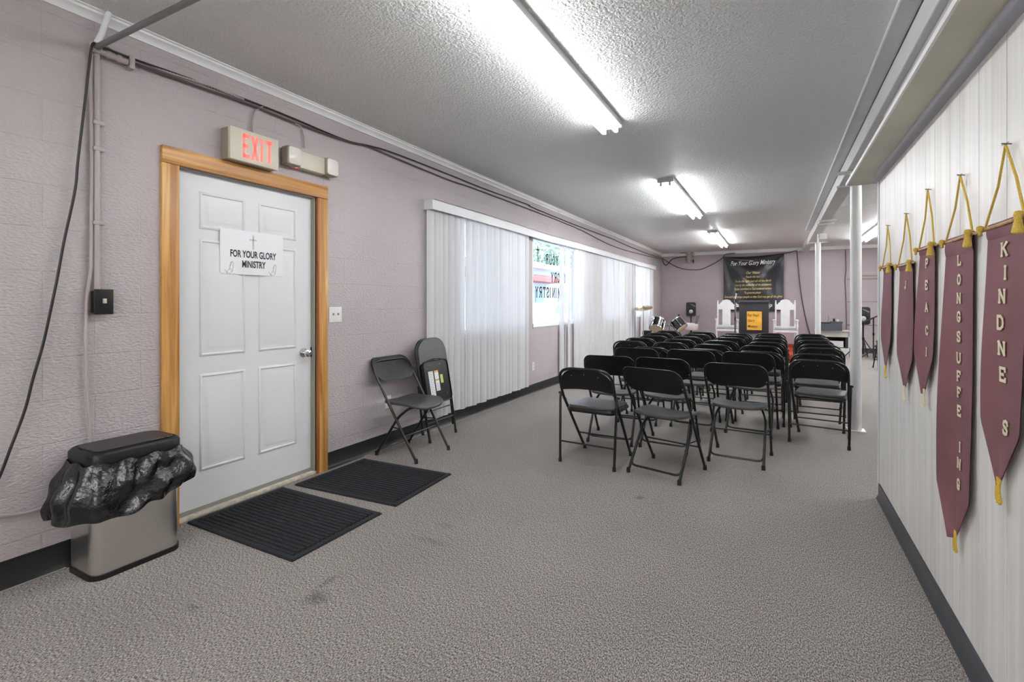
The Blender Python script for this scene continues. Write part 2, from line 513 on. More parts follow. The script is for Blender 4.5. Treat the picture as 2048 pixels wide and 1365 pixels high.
M = {}
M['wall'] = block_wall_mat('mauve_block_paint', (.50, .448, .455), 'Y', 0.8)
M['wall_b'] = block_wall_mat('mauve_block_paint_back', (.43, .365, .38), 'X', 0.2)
M['plain'] = mat('off_white_wall', (.62, .60, .58), .6)
M['carpet'] = carpet_mat()
M['ceil'] = ceiling_mat('popcorn_ceiling', True)
M['ceil2'] = ceiling_mat('smooth_ceiling', False)
M['crown'] = mat('white_trim_paint', (.84, .85, .85), .35, noise=.05, nscale=3)
M['beam'] = mat('beam_paint', (.60, .60, .60), .45, noise=.06, nscale=4)
M['soffit'] = mat('cream_soffit_board', (.60, .58, .48), .45, noise=.08, nscale=3)
M['greytrim'] = mat('bluish_grey_trim', (.50, .51, .57), .25)
M['panelling'] = wood_mat('whitewashed_panelling', (.68, .665, .625), (.80, .80, .785), (6, 28, .7), .42)
M['black_base'] = mat('black_rubber_baseboard', (.012, .012, .014), .35)
M['base_right'] = mat('dark_grey_baseboard', (.05, .055, .07), .3)
M['oak'] = wood_mat('golden_wood_casing', (.40, .165, .035), (.76, .42, .13), (26, 26, 1.1), .35)
M['oak_h'] = wood_mat('golden_wood_header', (.40, .165, .035), (.76, .42, .13), (26, 1.1, 26), .35)
M['oak_d'] = wood_mat('reddish_wood_jamb', (.28, .09, .02), (.52, .22, .06), (30, 30, 1.5), .4)
M['door'] = mat('white_door_paint', (.76, .77, .785), .4, noise=.015, nscale=6)
M['strip'] = mat('grey_weather_strip', (.30, .29, .26), .6)
M['sill'] = mat('worn_white_threshold', (.62, .56, .46), .5, noise=.25, nscale=25)
M['chrome'] = mat('chrome', (.75, .75, .75), .15, 1.0)
M['steel'] = mat('brushed_steel', (.70, .675, .64), .30, 1.0, bump=.15, bscale=60, bdist=.001, stretch=(1, 1, .02))
M['black_pl'] = mat('black_plastic', (.011, .011, .012), .42, spec=.35)
M['black_met'] = mat('black_powder_coat', (.011, .011, .012), .30, spec=.5)
M['vinyl'] = mat('charcoal_vinyl', (.075, .076, .082), .38, bump=.25, bscale=300, bdist=.0006)
M['seat_pl'] = mat('charcoal_seat_plastic', (.075, .076, .078), .30, bump=.1, bscale=400, bdist=.0004)
M['rubber'] = mat('black_rubber_cap', (.012, .012, .012), .6)
M['rivet'] = mat('bright_rivet', (.22, .22, .22), .4, .9)
M['bag'] = mat('glossy_black_bin_bag', (.005, .005, .006), .13, bump=.85, bscale=30, bdist=.010, spec=.8)
M['mat'] = mat('charcoal_mat_pile', (.042, .043, .050), .95, noise=.6, nscale=350, bump=.8, bscale=300, bdist=.004, spec=.1)
M['mat_edge'] = mat('black_rubber_mat_edge', (.007, .007, .008), .7)
M['paper'] = mat('white_paper', (.86, .86, .89), .5)
M['ink'] = mat('black_ink', (.02, .02, .022), .6)
M['goldpale'] = mat('pale_gold_print', (.62, .60, .53), .6)
M['greyink'] = mat('grey_line_ink', (.22, .22, .23), .6)
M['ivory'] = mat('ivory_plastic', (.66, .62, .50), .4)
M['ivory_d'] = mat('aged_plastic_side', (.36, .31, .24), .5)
M['red'] = mat('red_letters', (.85, .08, .07), .4, emit=(1, .1, .08), estr=.35)
M['lens'] = mat('clear_lamp_lens', (.78, .76, .70), .12, bump=.4, bscale=120, bdist=.002)
M['white_pl'] = mat('white_plastic', (.80, .80, .79), .35)
M['pipe'] = mat('painted_mauve_pipe', (.44, .385, .385), .35)
M['pipe_grey'] = mat('grey_pipe', (.20, .20, .20), .45, .2)
M['cable'] = mat('black_cable', (.014, .012, .012), .45)
M['cable_br'] = mat('brown_painted_cable', (.085, .06, .06), .4)
M['vane'] = mat('white_blind_vane', (.74, .74, .76), .45, transl=.16)
M['valance'] = mat('white_valance', (.76, .76, .78), .4)
M['glass'] = glass_mat()
M['maroon'] = mat('dusty_maroon_cloth', (.20, .085, .095), .75, noise=.12, nscale=4, bump=.3, bscale=500, bdist=.0006)
M['gold_rope'] = mat('gold_rope', (.62, .42, .06), .6, noise=.25, nscale=300, bump=.8, bscale=250, bdist=.002)
M['wood_rod'] = wood_mat('wooden_dowel', (.35, .2, .08), (.6, .4, .2), (30, 30, 30), .5)
M['cream_felt'] = mat('cream_felt', (.72, .66, .46), .8)
M['nylon'] = mat('black_banner_fabric', (.024, .025, .032), .30, noise=.1, nscale=5)
M['white_print'] = mat('white_print', (.82, .82, .82), .5)
M['gold_print'] = mat('gold_print', (.72, .56, .18), .5)
M['chair_white'] = mat('white_painted_wood', (.72, .72, .73), .4, noise=.04, nscale=8)
M['seat_grey'] = mat('grey_seat_fabric', (.32, .32, .33), .9)
M['lect'] = mat('black_lectern_laminate', (.028, .028, .034), .45)
M['lect_st'] = mat('grey_lectern_column', (.30, .30, .31), .5)
M['orange'] = mat('orange_poster', (.85, .45, .05), .5, noise=.12, nscale=8)
M['redcarpet'] = mat('red_carpet', (.33, .055, .028), .95, noise=.3, nscale=200, spec=.1)
M['brass'] = mat('cymbal_bronze', (.46, .34, .20), .3, .9, noise=.25, nscale=9)
M['drumshell'] = mat('black_drum_shell', (.012, .012, .014), .08, coat=.6)
M['drumhead'] = mat('cream_drum_head', (.74, .58, .40), .6)
M['speaker'] = mat('black_speaker_shell', (.012, .012, .013), .45)
M['speaker_cone'] = mat('silver_speaker_cone', (.42, .42, .43), .35, .3)
M['tube'] = mat('fluorescent_tube', (1, 1, 1), .5, emit=(.985, .99, 1.0), estr=TUBE_POWER)
M['tube_fill'] = mat('added_fill_tube', (1, 1, 1), .5, emit=(.985, .99, 1.0), estr=REAR_FILL_POWER)  # only on the fill lamps added behind the camera
M['tube_f'] = mat('clear_fluorescent_tube', (1, 1, 1), .5, emit=(.985, .99, 1.0), estr=FAR_TUBE_POWER)
M['fixture'] = mat('white_enamel_fixture', (.62, .62, .62), .4)
M['mic'] = mat('silver_microphone_body', (.7, .7, .7), .3)
M['col'] = mat('white_column_paint', (.74, .75, .74), .35)
M['mixer'] = mat('dark_blue_mixer', (.03, .04, .055), .4)
M['cab'] = mat('ivory_cabinet', (.66, .65, .60), .45)
M['dark'] = mat('dark_interior', (.03, .027, .027), .7)
M['ground'] = mat('street_ground', (.42, .42, .40), .9, noise=.15, nscale=3)
M['house'] = mat('pale_house_siding', (.50, .56, .66), .7)
M['roofm'] = mat('white_roof_edge', (.78, .80, .84), .6)
M['awning'] = mat('red_awning', (.42, .16, .15), .7)
M['winblue'] = mat('far_window_glass', (.20, .30, .42), .15)
M['leaf'] = mat('tree_leaves', (.26, .36, .28), .8, noise=.5, nscale=6)
M['bark'] = mat('tree_bark', (.14, .11, .09), .9)
M['car'] = mat('pale_car_paint', (.55, .62, .72), .2, coat=.5)
M['tyre'] = mat('tyre_rubber', (.02, .02, .02), .8)
M['duct'] = mat('galvanised_duct', (.55, .53, .50), .3, .9)

random.seed(7)
XL, XR, YB, YF, ZC = -3.02, 0.59, 15.18, -4.2, 2.73
XRR = 5.2                                                  # far side of the room beyond the partition

# ------------------------------------------------------------------ the room
struct('floor', MB().box((XL - .2, YF, -.12), (XRR, YB + .2, 0)), M['carpet'])
struct('ceiling', MB().box((XL - .2, YF, ZC), (XRR, 8.95, ZC + .12)), M['ceil'])
struct('ceiling', MB().box((XL - .2, 8.955, ZC), (XRR, YB + .2, ZC + .12)), M['ceil2'])

WINS = [(4.35, 6.02), (6.28, 8.30), (9.25, 10.95), (11.75, 13.45)]
WZ0, WZ1 = .93, 2.225
DY0, DY1, DZ = 1.60, 2.565, 2.055


def holed_wall(mb, x0, x1, ys, holes, z0, z1):
    cuts = sorted(set([ys[0], ys[1]] + [h[0] for h in holes] + [h[1] for h in holes]))
    for a, b in zip(cuts[:-1], cuts[1:]):
        mid = (a + b) / 2
        hs = [h for h in holes if h[0] <= mid <= h[1]]
        if not hs:
            mb.box((x0, a, z0), (x1, b, z1))
        else:
            h = hs[0]
            if h[2] > z0: mb.box((x0, a, z0), (x1, b, h[2]))
            if h[3] < z1: mb.box((x0, a, h[3]), (x1, b, z1))


wl = MB()
holed_wall(wl, XL - .2, XL, (YF, YB + .2), [(DY0, DY1, 0, DZ)] + [(a, b, WZ0, WZ1) for a, b in WINS], 0, ZC)
struct('wall_left', wl, M['wall'])
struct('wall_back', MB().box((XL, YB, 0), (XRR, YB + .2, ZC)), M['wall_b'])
struct('wall_front', MB().box((XL, YF - .15, 0), (XRR, YF, ZC)), M['plain'])
struct('wall_far_right', MB().box((XRR, YF, 0), (XRR + .15, YB + .2, ZC)), M['plain'])

# partition with whitewashed boards on the right
wr = MB()
wr.box((XR + .012, YF, 0), (XR + .14, 3.955, 2.09), 1)
seams = [3.955, 3.74, 3.47, 3.203, 2.996, 2.826, 2.676, 2.472, 2.355, 2.164, 1.94, 1.72, 1.55, 1.31, 1.13, .9, .7, .46, .2, 0]
while seams[-1] > YF + .3: seams.append(seams[-1] - .22)
seams[-1] = YF
for a, b in zip(seams[1:], seams[:-1]):
    wr.box((XR, a + .0019, 0), (XR + .012, b - .0019, 2.09), 0)
wr.box((XR + .07, YF, 2.09), (XR + .14, 4.25, ZC), 1)
struct('wall_right', wr, [M['panelling'], M['beam']])
# corner strip at the end of the partition
struct('trim_1', MB().box((XR - .006, 3.955, 0), (XR + .145, 3.972, 2.07)), M['crown'])
struct('trim_2', MB().box((XR - .004, 3.935, .1), (XR - .0005, 3.945, 2.06)), M['greytrim'])
# soffit shelf over the boards
sf = MB()
sf.box((.440, YF, 2.090), (XR + .07, 4.18, 2.097), 0)
sf.box((.432, YF, 2.088), (.441, 4.185, 2.108), 1)
sf.box((.441, YF, 2.097), (XR + .07, 4.18, 2.104), 1)
sf.box((.432, 4.18, 2.088), (XR + .14, 4.188, 2.108), 1)
struct('trim_3', sf, [M['soffit'], M['crown']])
cv = MB()
cv.prism([(0, 0), (.034, 0), (.031, -.010), (.022, -.022), (.010, -.032), (0, -.036)], lambda a, b, t: Vector((XR - a, t, 2.090 + b)), YF, 3.97)
struct('trim_4', cv, M['greytrim'])
struct('baseboard_right', MB().prism([(0, 0), (.016, 0), (.012, .012), (.006, .02), (.005, .10), (0, .105)], lambda a, b, t: Vector((XR - a, t, b)), YF, 3.96), M['base_right'])

# left and back baseboards
bl = MB()
prof = [(0, 0), (.022, 0), (.014, .012), (.006, .024), (.005, .122), (0, .125)]
for a, b in ((YF, 1.515), (2.667, YB)):
    bl.prism(prof, lambda p, q, t: Vector((XL + p, t, q)), a, b)
struct('baseboard_left', bl, M['black_base'])
struct('baseboard_back', MB().prism(prof, lambda p, q, t: Vector((t, YB - p, q)), XL, XRR), M['black_base'])
# thin grey caulk bead along the left baseboard
bead = MB()
for a, b in ((YF, 1.09), (3.03, 15.1)):
    bead.tube([(XL + .027, a, .004), (XL + .027, b, .004)], .004, 6)
struct('trim_5', bead, M['strip'])

# crown moulding
cp = [(0, 0), (0, -.052), (.010, -.052), (.012, -.040), (.026, -.026), (.040, -.018), (.043, -.008), (.055, -.006), (.055, 0)]
struct('trim_6', MB().prism(cp, lambda p, q, t: Vector((XL + p, t, ZC + q)), YF, YB), M['crown'])
struct('trim_7', MB().prism([(0, 0), (0, -.085), (.012, -.085), (.014, 0)], lambda p, q, t: Vector((t, YB - p, ZC + q)), XL, XRR), M['crown'])

# boxed beam on the column line with a flat board beside it
bm_ = MB()
bm_.box((.625, YF, 2.576), (.765, 13.0, ZC), 0)
bm_.box((.600, 13.0, 2.60), (.740, YB, ZC), 0)
struct('trim_8', bm_, M['beam'])
struct('trim_9', MB().box((.525, YF, 2.716), (.617, 11.5, ZC)), M['beam'])
struct('trim_10', MB().box((.519, YF, 2.706), (.526, 11.5, ZC)), M['crown'])  # light on the board's left edge, painted as a whiter strip
struct('trim_11', MB().box((.619, YF, 2.574), (.6255, 13.0, 2.705)), M['crown'])  # daylight on the beam's left face, painted in as whiter colour
# rough edges and cleats under the beam
ck = MB()
for y in (6.6, 9.2, 9.6):
    ck.box((.60, y, 2.556), (.84, y + .03, 2.575))
ck.box((.70, 4.3, 2.48), (.76, 5.2, 2.575))
struct('trim_12', ck, M['beam'])


def column(y, ztop, label):
    t = thing('support_column', label, 'column', (.70, y, 0), 0, 'white steel columns under the beam')
    MB().lathe([(.048, 0), (.048, ztop)], seg=28).build('pole', M['col'], t)
    MB().box((-.075, -.075, 0), (.075, .075, .012)).build('base_plate', M['col'], t)
    MB().box((-.15, -.06, ztop), (.15, .06, ztop + .012)).build('top_plate', M['col'], t)
    if ztop < 2.5:
        MB().tube([(0, 0, ztop + .012), (0, 0, 2.575)], .014, 10).build('screw_jack', M['col'], t)
        MB().box((.03, -.03, 2.47), (.14, .03, 2.575)).build('junction_box', M['col'], t)
    return t


column(5.95, 2.563, 'white round steel column at the right end of the chair rows, nearest the camera')
column(11.0, 2.40, 'far white steel column with a plate on top, beside the raised platform')

# ------------------------------------------------------------------ door
dr = thing('door_1', 'white six-panel door with a brass knob and a paper sign', 'door', (XL, 0, 0))
del dr['label'], dr['category']
dr['kind'] = 'structure'
DX = -.035
slab = MB()
slab.box((DX - .04, 1.612, .028), (DX, 2.553, 2.045), 0)


def raised(mb, y0, y1, z0, z1):
    """moulded frame and raised field on the face of the door"""
    prof = [(0, .0002), (.006, .007), (.014, .008), (.019, .0), (.026, -.0001), (.052, .010), (.054, .0105)]
    rings = []
    for ins, h in prof:
        rings.append([(DX + h + .0005, y0 + ins, z0 + ins), (DX + h + .0005, y1 - ins, z0 + ins), (DX + h + .0005, y1 - ins, z1 - ins), (DX + h + .0005, y0 + ins, z1 - ins)])
    vs = [p for r in rings for p in r]
    fs = []
    for i in range(len(rings) - 1):
        for k in range(4):
            fs.append((i * 4 + k, i * 4 + (k + 1) % 4, (i + 1) * 4 + (k + 1) % 4, (i + 1) * 4 + k))
    fs.append(tuple(range(len(vs) - 4, len(vs))))
    mb.add(vs, fs, 0)


for (y0, y1) in ((1.745, 2.035), (2.130, 2.425)):
    raised(slab, y0, y1, 1.715, 1.94)
    raised(slab, y0, y1, .945, 1.655)
    raised(slab, y0, y1, .255, .84)
slab.build('door_slab', M['door'], dr)
jm = MB()
jm.box((-.2, 1.600, 0), (.0, 1.611, 2.055)); jm.box((-.2, 2.5535, 0), (.0, 2.575, 2.055)); jm.box((-.2, 1.6, 2.0455), (.0, 2.575, 2.062))
jm.build('jamb', M['strip'], dr)
cs = MB()
cs.box((0, 1.513, 0), (.022, 1.604, 2.052), 0, .002)
cs.build('casing_side', M['oak'], dr)
MB().box((0, 2.585, 0), (.022, 2.664, 2.052), 0, .002).build('casing_side', M['oak'], dr)
MB().box((-.015, 2.572, 0), (.021, 2.587, 2.05)).build('casing_stop', M['oak_d'], dr)
MB().box((0, 1.513, 2.054), (.024, 2.664, 2.148), 0, .002).build('casing_header', M['oak_h'], dr)
MB().box((-.2, 1.604, 0), (.004, 2.575, .022), 0, .004).build('threshold', M['sill'], dr)
MB().box((DX - .002, 1.63, .022), (DX + .008, 2.553, .045)).build('door_sweep', M['strip'], dr)
kb = MB()
kb.lathe([(.001, 0), (.033, 0), (.033, .006), (.014, .012), (.013, .030), (.022, .036), (.028, .048), (.027, .060), (.018, .068), (.001, .069)],
         (DX, 2.485, .905), (1, 0, 0), 24)
kb.build('door_knob', M['chrome'], dr)
MB().box((DX - .001, 2.549, .87), (DX + .012, 2.5545, .94)).build('strike_plate', M['black_pl'], dr)

# paper sign on the door
sg = thing('door_sign', 'white paper sign reading FOR YOUR GLORY MINISTRY taped on the white door', 'sign', (XL + DX + .0135, 2.085, 1.595))
MB().pad(rrect(.445, .285, .012), lambda a, b: .0012, lambda a, b: 0, lambda u, v, n: Vector((n, u, v)), rings=(.5, .97)).build('paper', M['paper'], sg)
tx = MB()
fn = lambda du, dv: (lambda u, v: Vector((.0022, u + du, v + dv)))
put_text(tx, text_geo('FOR YOUR GLORY', .062, bold=.0016, sx=.62), fn(.003, -.012))
put_text(tx, text_geo('MINISTRY', .062, bold=.0016, sx=.62), fn(.003, -.076))
tx.build('lettering', M['ink'], sg)
cr = MB()
cr.box((.0012, -.006, .026), (.002, .004, .118)); cr.box((.0012, -.026, .083), (.002, .024, .092))
cr.build('printed_cross', M['goldpale'], sg)
for k, yy in enumerate((-.165, .140)):
    h = MB()
    for pl in ([(-.018, -.035), (0, -.02), (.01, .01), (.022, .034), (.028, .028), (.026, -.005), (.022, -.03), (.006, -.045), (-.018, -.035)],
               [(-.03, -.02), (-.015, -.038), (-.008, -.05)], [(.004, .002), (.012, .03), (.02, .026)], [(.0, -.02), (.014, -.012)], [(.01, -.03), (.02, -.02)]):
        h.tube([(.0015, yy + a, -.095 + b) for a, b in pl], .0009, 4)
    h.build('printed_hands', M['greyink'], sg)

# ------------------------------------------------------------------ windows, with lettering on the second
for i, (a, b) in enumerate(WINS):
    w = thing('window_%d' % (i + 1), '', '', (XL, 0, 0))
    del w['label'], w['category']
    w['kind'] = 'structure'
    fr = MB()
    X0, X1 = -.12, -.01
    fr.box((X0, a, WZ0), (X1, a + .05, WZ1)); fr.box((X0, b - .05, WZ0), (X1, b, WZ1))
    fr.box((X0, a, WZ0), (X1, b, WZ0 + .045)); fr.box((X0, a, WZ1 - .05), (X1, b, WZ1))
    fr.box((X0 + .02, (a + b) / 2 - .02, WZ0), (X0 + .06, (a + b) / 2 + .02, WZ1)) if i != 1 else fr.box((X0 + .02, a + .05, WZ0 + .03), (X1 - .05, a + .095, WZ1))
    fr.box((X0, a, WZ0 - .012), (.012, b, WZ0 + .004))
    fr.build('window_frame', M['crown'], w)
    MB().box((-.086, a + .04, WZ0 + .03), (-.082, b - .04, WZ1 - .03)).build('window_pane', M['glass'], w)
    if i == 1:
        lt = MB()
        # reads correctly from the street, so it is mirrored from in here; the lines end at the left
        def line(word, y_end, z0, h, sx=.8):
            adv = 0
            for ch in reversed(word):
                wd = max(p[0] for st in GLYPH[ch][0] for p in st) * h * sx
                y0 = y_end + adv
                letter(lt, ch, lambda u, v, d, y0=y0, wd=wd: Vector((-.0795 + d, y0 + wd - u, z0 + v)), h, .15, .2, 0, sx)
                adv += wd + h * .42
        line('YOUR', 6.93, 1.865, .145)
        line('GLORY', 7.13, 1.60, .14)
        line('MINISTRY', 6.56, 1.355, .145)
        lt.box((-.0795, 6.622, 1.915), (-.078, 6.642, 2.115)); lt.box((-.0795, 6.585, 2.04), (-.078, 6.682, 2.062))
        lt.build('window_lettering', M['ink'], w)

# ------------------------------------------------------------------ vertical blinds
vb = thing('vertical_blind', 'long white vertical blind under a white valance on the window wall', 'blind', (XL, 0, 0))
vl = MB()


def dip(y):
    return -.012 * math.exp(-((y - 6.6) / .9) ** 2)


secs = [3.86 + (13.90 - 3.86) * k / 40 for k in range(41)]
for a, b in zip(secs[:-1], secs[1:]):
    za, zb = dip(a), dip(b)
    for (xa, xb, z0, z1) in ((.098, .104, 2.175, 2.275), (0, .104, 2.269, 2.275)):
        vs = []
        for (y, dz) in ((a, za), (b, zb)):
            vs += [(xa, y, z0 + dz), (xb, y, z0 + dz), (xb, y, z1 + dz), (xa, y, z1 + dz)]
        vl.add(vs, [(0, 1, 2, 3), (4, 7, 6, 5), (0, 4, 5, 1), (1, 5, 6, 2), (2, 6, 7, 3), (3, 7, 4, 0)])
vl.box((0, 3.852, 2.175), (.104, 3.860, 2.275)); vl.box((0, 13.90, 2.175), (.104, 13.908, 2.275))
vl.build('valance', M['valance'], vb)
MB().box((.035, 3.87, 2.185), (.065, 13.88, 2.215)).build('headrail', M['valance'], vb)


def vanes(name, y0, y1, pitch, ang0, gaps=()):
    mb = MB()
    y = y0
    while y <= y1:
        if not any(a < y < b for a, b in gaps):
            ang = math.radians(ang0 + random.uniform(-16, 12))
            if random.random() < .10: ang -= math.radians(random.uniform(35, 60))
            z0 = .135 + random.uniform(-.008, .008)
            cx_, w = .05 + random.uniform(-.002, .002), .0445
            rows = []
            for q in (-1, -.5, 0, .5, 1):
                bow = .010 * (1 - q * q)
                px = cx_ + math.sin(ang) * q * w + math.cos(ang) * bow
                py = y + math.cos(ang) * q * w - math.sin(ang) * bow
                rows.append((px, py))
            vs = [(p[0], p[1], z0) for p in rows] + [(p[0], p[1], 2.19) for p in rows]
            fs = [(k, k + 1, k + 6, k + 5) for k in range(4)]
            mb.add(vs, fs, 0, True)
        y += pitch
    return mb.build(name, M['vane'], vb)


vanes('vane_panel', 3.89, 6.10, .077, 22)
vanes('vane_panel', 7.24, 7.62, .077, 22)
vanes('vane_panel', 7.86, 13.80, .077, 20, gaps=((12.0, 12.42), (9.05, 9.14), (10.40, 10.47)))

# ------------------------------------------------------------------ mounted on the left wall
def wall_box(mb, y0, y1, z0, z1, d0, d1, m=0, bev=.004):
    mb.box((XL + d0, y0, z0), (XL + d1, y1, z1), m, bev)


ex = thing('exit_sign', 'ivory exit sign with red letters above the door', 'sign', (XL, 2.018, 2.25))
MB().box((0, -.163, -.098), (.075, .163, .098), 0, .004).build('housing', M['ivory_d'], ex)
MB().box((.074, -.166, -.100), (.098, .166, .100), 0, .003).build('face_plate', M['ivory'], ex)
lt = MB()
u = -.085
bars = {
    'E': [((0, 0), (.34, 1)), ((0, 0), (1, .17)), ((0, .42), (.85, .58)), ((0, .83), (1, 1))],
    'I': [((.1, 0), (.66, 1))],
    'T': [((.32, 0), (.68, 1)), ((0, .83), (1, 1))],
}
LW, LH = .044, .150
for ch, wd in (('E', .045), ('X', .052), ('I', .030), ('T', .050)):
    if ch == 'X':
        for (p, q) in (((.0, 0), (.66, 1)), ((.66, 0), (.0, 1))):
            poly = [(u + p[0] * wd, -.075), (u + (p[0] + .36) * wd, -.075), (u + (q[0] + .36) * wd, -.075 + LH), (u + q[0] * wd, -.075 + LH)]
            lt.prism(poly, lambda a, b, t: Vector((t, a, b)), .098, .0995)
    else:
        for (p, q) in bars[ch]:
            lt.box((.098, u + p[0] * wd, -.075 + p[1] * LH), (.0995, u + q[0] * wd, -.075 + q[1] * LH))
    u += wd + .010
lt.build('lettering', M['red'], ex)

em = thing('emergency_light', 'ivory twin-head emergency light right of the exit sign', 'emergency light', (XL, 2.485, 2.285))
MB().box((0, -.15, -.062), (.065, .12, .055), 0, .004).build('housing', M['ivory'], em)
MB().box((.03, -.122, -.066), (.045, -.108, -.055)).build('test_button', M['red'], em)
for y in (-.165, .165):
    hd = MB()
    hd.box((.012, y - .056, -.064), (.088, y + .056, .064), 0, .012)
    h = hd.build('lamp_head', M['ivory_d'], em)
    MB().pad(rrect(.102, .118, .02), lambda a, b: .018 - 3 * (a * a + b * b), lambda a, b: 0,
             lambda p, q, n, y=y: Vector((.087 + n, y + p, q))).build('lens', M['lens'], h)

sw = thing('light_switch', 'black single light switch with ivory toggle at the end of the conduit', 'switch', (XL, 1.232, 1.275))
MB().box((0, -.036, -.055), (.045, .036, .055), 0, .004).build('switch_box', M['black_pl'], sw)
MB().box((.045, -.041, -.063), (.052, .041, .063), 0, .003).build('cover_plate', M['black_met'], sw)
MB().box((.05, -.006, -.008), (.068, .006, .016), 0, .002).build('toggle', M['ivory'], sw)

s2 = thing('light_switch', 'white double light switch plate right of the wooden door casing', 'switch', (XL, 2.752, 1.178))
MB().box((0, -.062, -.060), (.006, .062, .060), 0, .003).build('cover_plate', M['white_pl'], s2)
for y in (-.024, .024):
    MB().box((.005, y - .005, -.004), (.017, y + .005, .012), 0, .0015).build('toggle', M['ivory_d'], s2)

for (y, z, lab) in ((3.345, .395, 'white wall outlet behind the open folding chair'), (6.30, .375, 'white wall outlet in the gap between the blind panels')):
    o = thing('wall_outlet', lab, 'outlet', (XL, y, z))
    MB().box((0, -.036, -.058), (.006, .036, .058), 0, .003).build('cover_plate', M['white_pl'], o)
    for dz in (-.022, .022):
        sk = MB().pad(rrect(.030, .030, .010), lambda a, b: .008, lambda a, b: .005, lambda p, q, n, dz=dz: Vector((n, p, q + dz)), rings=(.5, .96))
        for dy in (-.007, .007):
            sk.box((.0078, dy - .0015, dz - .004), (.0086, dy + .0015, dz + .008), 1)
        sk.build('socket', [M['white_pl'], M['ink']], o)

# pipes, conduits and cables
wp = lambda u, v, off=.02: on_wall(u, v, XL + off)
tag(MB().tube([(XL + .05, 1.20, 2.535), (XR + .02, 1.20, 2.535)], .0135, 14).build('overhead_pipe', M['pipe_grey']),
    'grey pipe crossing overhead from the left wall', 'pipe')
riser = MB()
riser.tube(smooth_path([(XL + .022, 1.215, 1.33), (XL + .022, 1.215, 2.40), (XL + .025, 1.212, 2.50), (XL + .03, 1.21, 2.545)], 4), .0125, 14)
riser.lathe([(.02, 0), (.02, .05)], (XL + .035, 1.20, 2.51), (0, 0, 1), 14)
riser.lathe([(.017, 0), (.021, .004), (.021, .03), (.017, .034)], (XL + .03, 1.20, 2.535), (1, 0, 0), 14)
rr = tag(riser.build('conduit', M['pipe']), 'painted vertical conduit down the left wall to the black switch', 'conduit')
for z in (1.66, 2.03, 2.16):
    MB().box((XL, 1.195, z), (XL + .036, 1.245, z + .02), 0, .003).build('pipe_strap', M['pipe'], rr)
tag(MB().tube([(XL + .035, 1.20, 2.54), (XL + .05, 1.225, 2.62), (XL + .06, 1.25, 2.73)], .0135, 12).build('ceiling_pipe', M['crown']),
    'short white pipe rising from the conduit corner to the ceiling', 'pipe')
pp = MB()
pp.tube([(XL + .035, 1.20, 2.53), (XL + .035, 1.26, 2.527), (XL + .035, 1.34, 2.525)], .016, 14)
pp.lathe([(.020, 0), (.020, .02)], (XL + .035, 1.245, 2.528), (0, 1, 0), 14); pp.lathe([(.020, 0), (.020, .02)], (XL + .035, 1.29, 2.527), (0, 1, 0), 14)
pp.box((XL, 1.345, 2.495), (XL + .05, 1.37, 2.565), 0, .003)
tag(pp.build('pipe_stub', M['pipe']), 'painted pipe elbow and clamp at the conduit corner', 'pipe fitting')


def ribbed(path, r, pitch=.009):
    mb = MB()
    P = smooth_path(path, 10)
    # resample evenly and alternate the radius
    out, acc = [P[0]], 0
    for a, b in zip(P[:-1], P[1:]):
        L = (b - a).length
        while acc + L >= pitch:
            t = (pitch - acc) / L
            a = a + (b - a) * t
            out.append(a.copy()); L = (b - a).length; acc = 0
        acc += L
    mb.tube(out, [r if k % 2 else r * .8 for k in range(len(out))], 8)
    return mb


tag(ribbed([wp(183, 100), wp(181, 160), wp(183, 300), wp(182, 500), wp(181, 545), wp(174, 590, .015), wp(172, 640, .015), wp(171, 700), wp(174, 780), wp(180, 865), wp(183, 930)], .0085)
    .build('flexible_conduit', M['pipe']), 'ribbed flexible conduit running down behind the trash can', 'conduit')
tag(ribbed([wp(-90, 1030), wp(0, 1031), wp(60, 1024), wp(110, 1004), wp(140, 988), wp(165, 978)], .0085)
    .build('flexible_conduit', M['pipe']), 'ribbed flexible conduit curving low on the wall left of the trash can', 'conduit')
tag(ribbed([wp(215, 92, .03), wp(245, 108, .03), wp(330, 142, .025), wp(420, 172, .02), wp(490, 200, .02)], .007)
    .build('flexible_conduit', M['pipe']), 'ribbed flexible conduit above the cables in the top left corner', 'conduit')
tag(MB().tube(smooth_path([wp(189, 85, .075), wp(183, 95, .07), wp(176, 150, .06), wp(170, 203, .05), wp(156, 320, .04), wp(150, 381, .035), wp(128, 483, .03), wp(113, 564, .03),
              wp(88, 681, .03), wp(66, 758, .03), wp(50, 820, .03), wp(20, 900, .03), wp(0, 952, .03), wp(-40, 1040, .03)]), .0058, 8)
    .build('hanging_cable', M['cable']), 'black cable hanging in a long curve on the left wall', 'cable')
# twin cable run under the crown moulding
tag(MB().tube(smooth_path([wp(190, 92, .05), wp(248, 119, .03), wp(330, 150), wp(500, 210), wp(593, 247), wp(697, 284), wp(735, 293, .015), wp(800, 320, .015), wp(900, 361, .012), wp(972, 386, .012),
              wp(1150, 455, .012), wp(1236, 496, .012), wp(1323, 519, .012)]), .0075, 8)
    .build('wall_cable', M['cable_br']), 'lower dark cable running along the left wall under the crown moulding', 'cable')
tag(MB().tube(smooth_path([wp(192, 88, .06), wp(250, 112, .04), wp(400, 165), wp(560, 226), wp(690, 280), wp(740, 292), wp(790, 307), wp(900, 350), wp(975, 380), wp(1055, 409),
              wp(1065, 415), wp(1140, 446), wp(1190, 465), wp(1225, 478), wp(1240, 485), wp(1290, 506), wp(1322, 516)]), .006, 8)
    .build('wall_cable', M['cable']), 'upper black cable running along the left wall under the crown moulding', 'cable')
tag(MB().tube(smooth_path([wp(525, 213), wp(512, 222), wp(506, 240), wp(505, 264)]), .006, 8).build('exit_cable', M['pipe']),
    'short painted cable dropping into the top of the exit sign', 'cable')
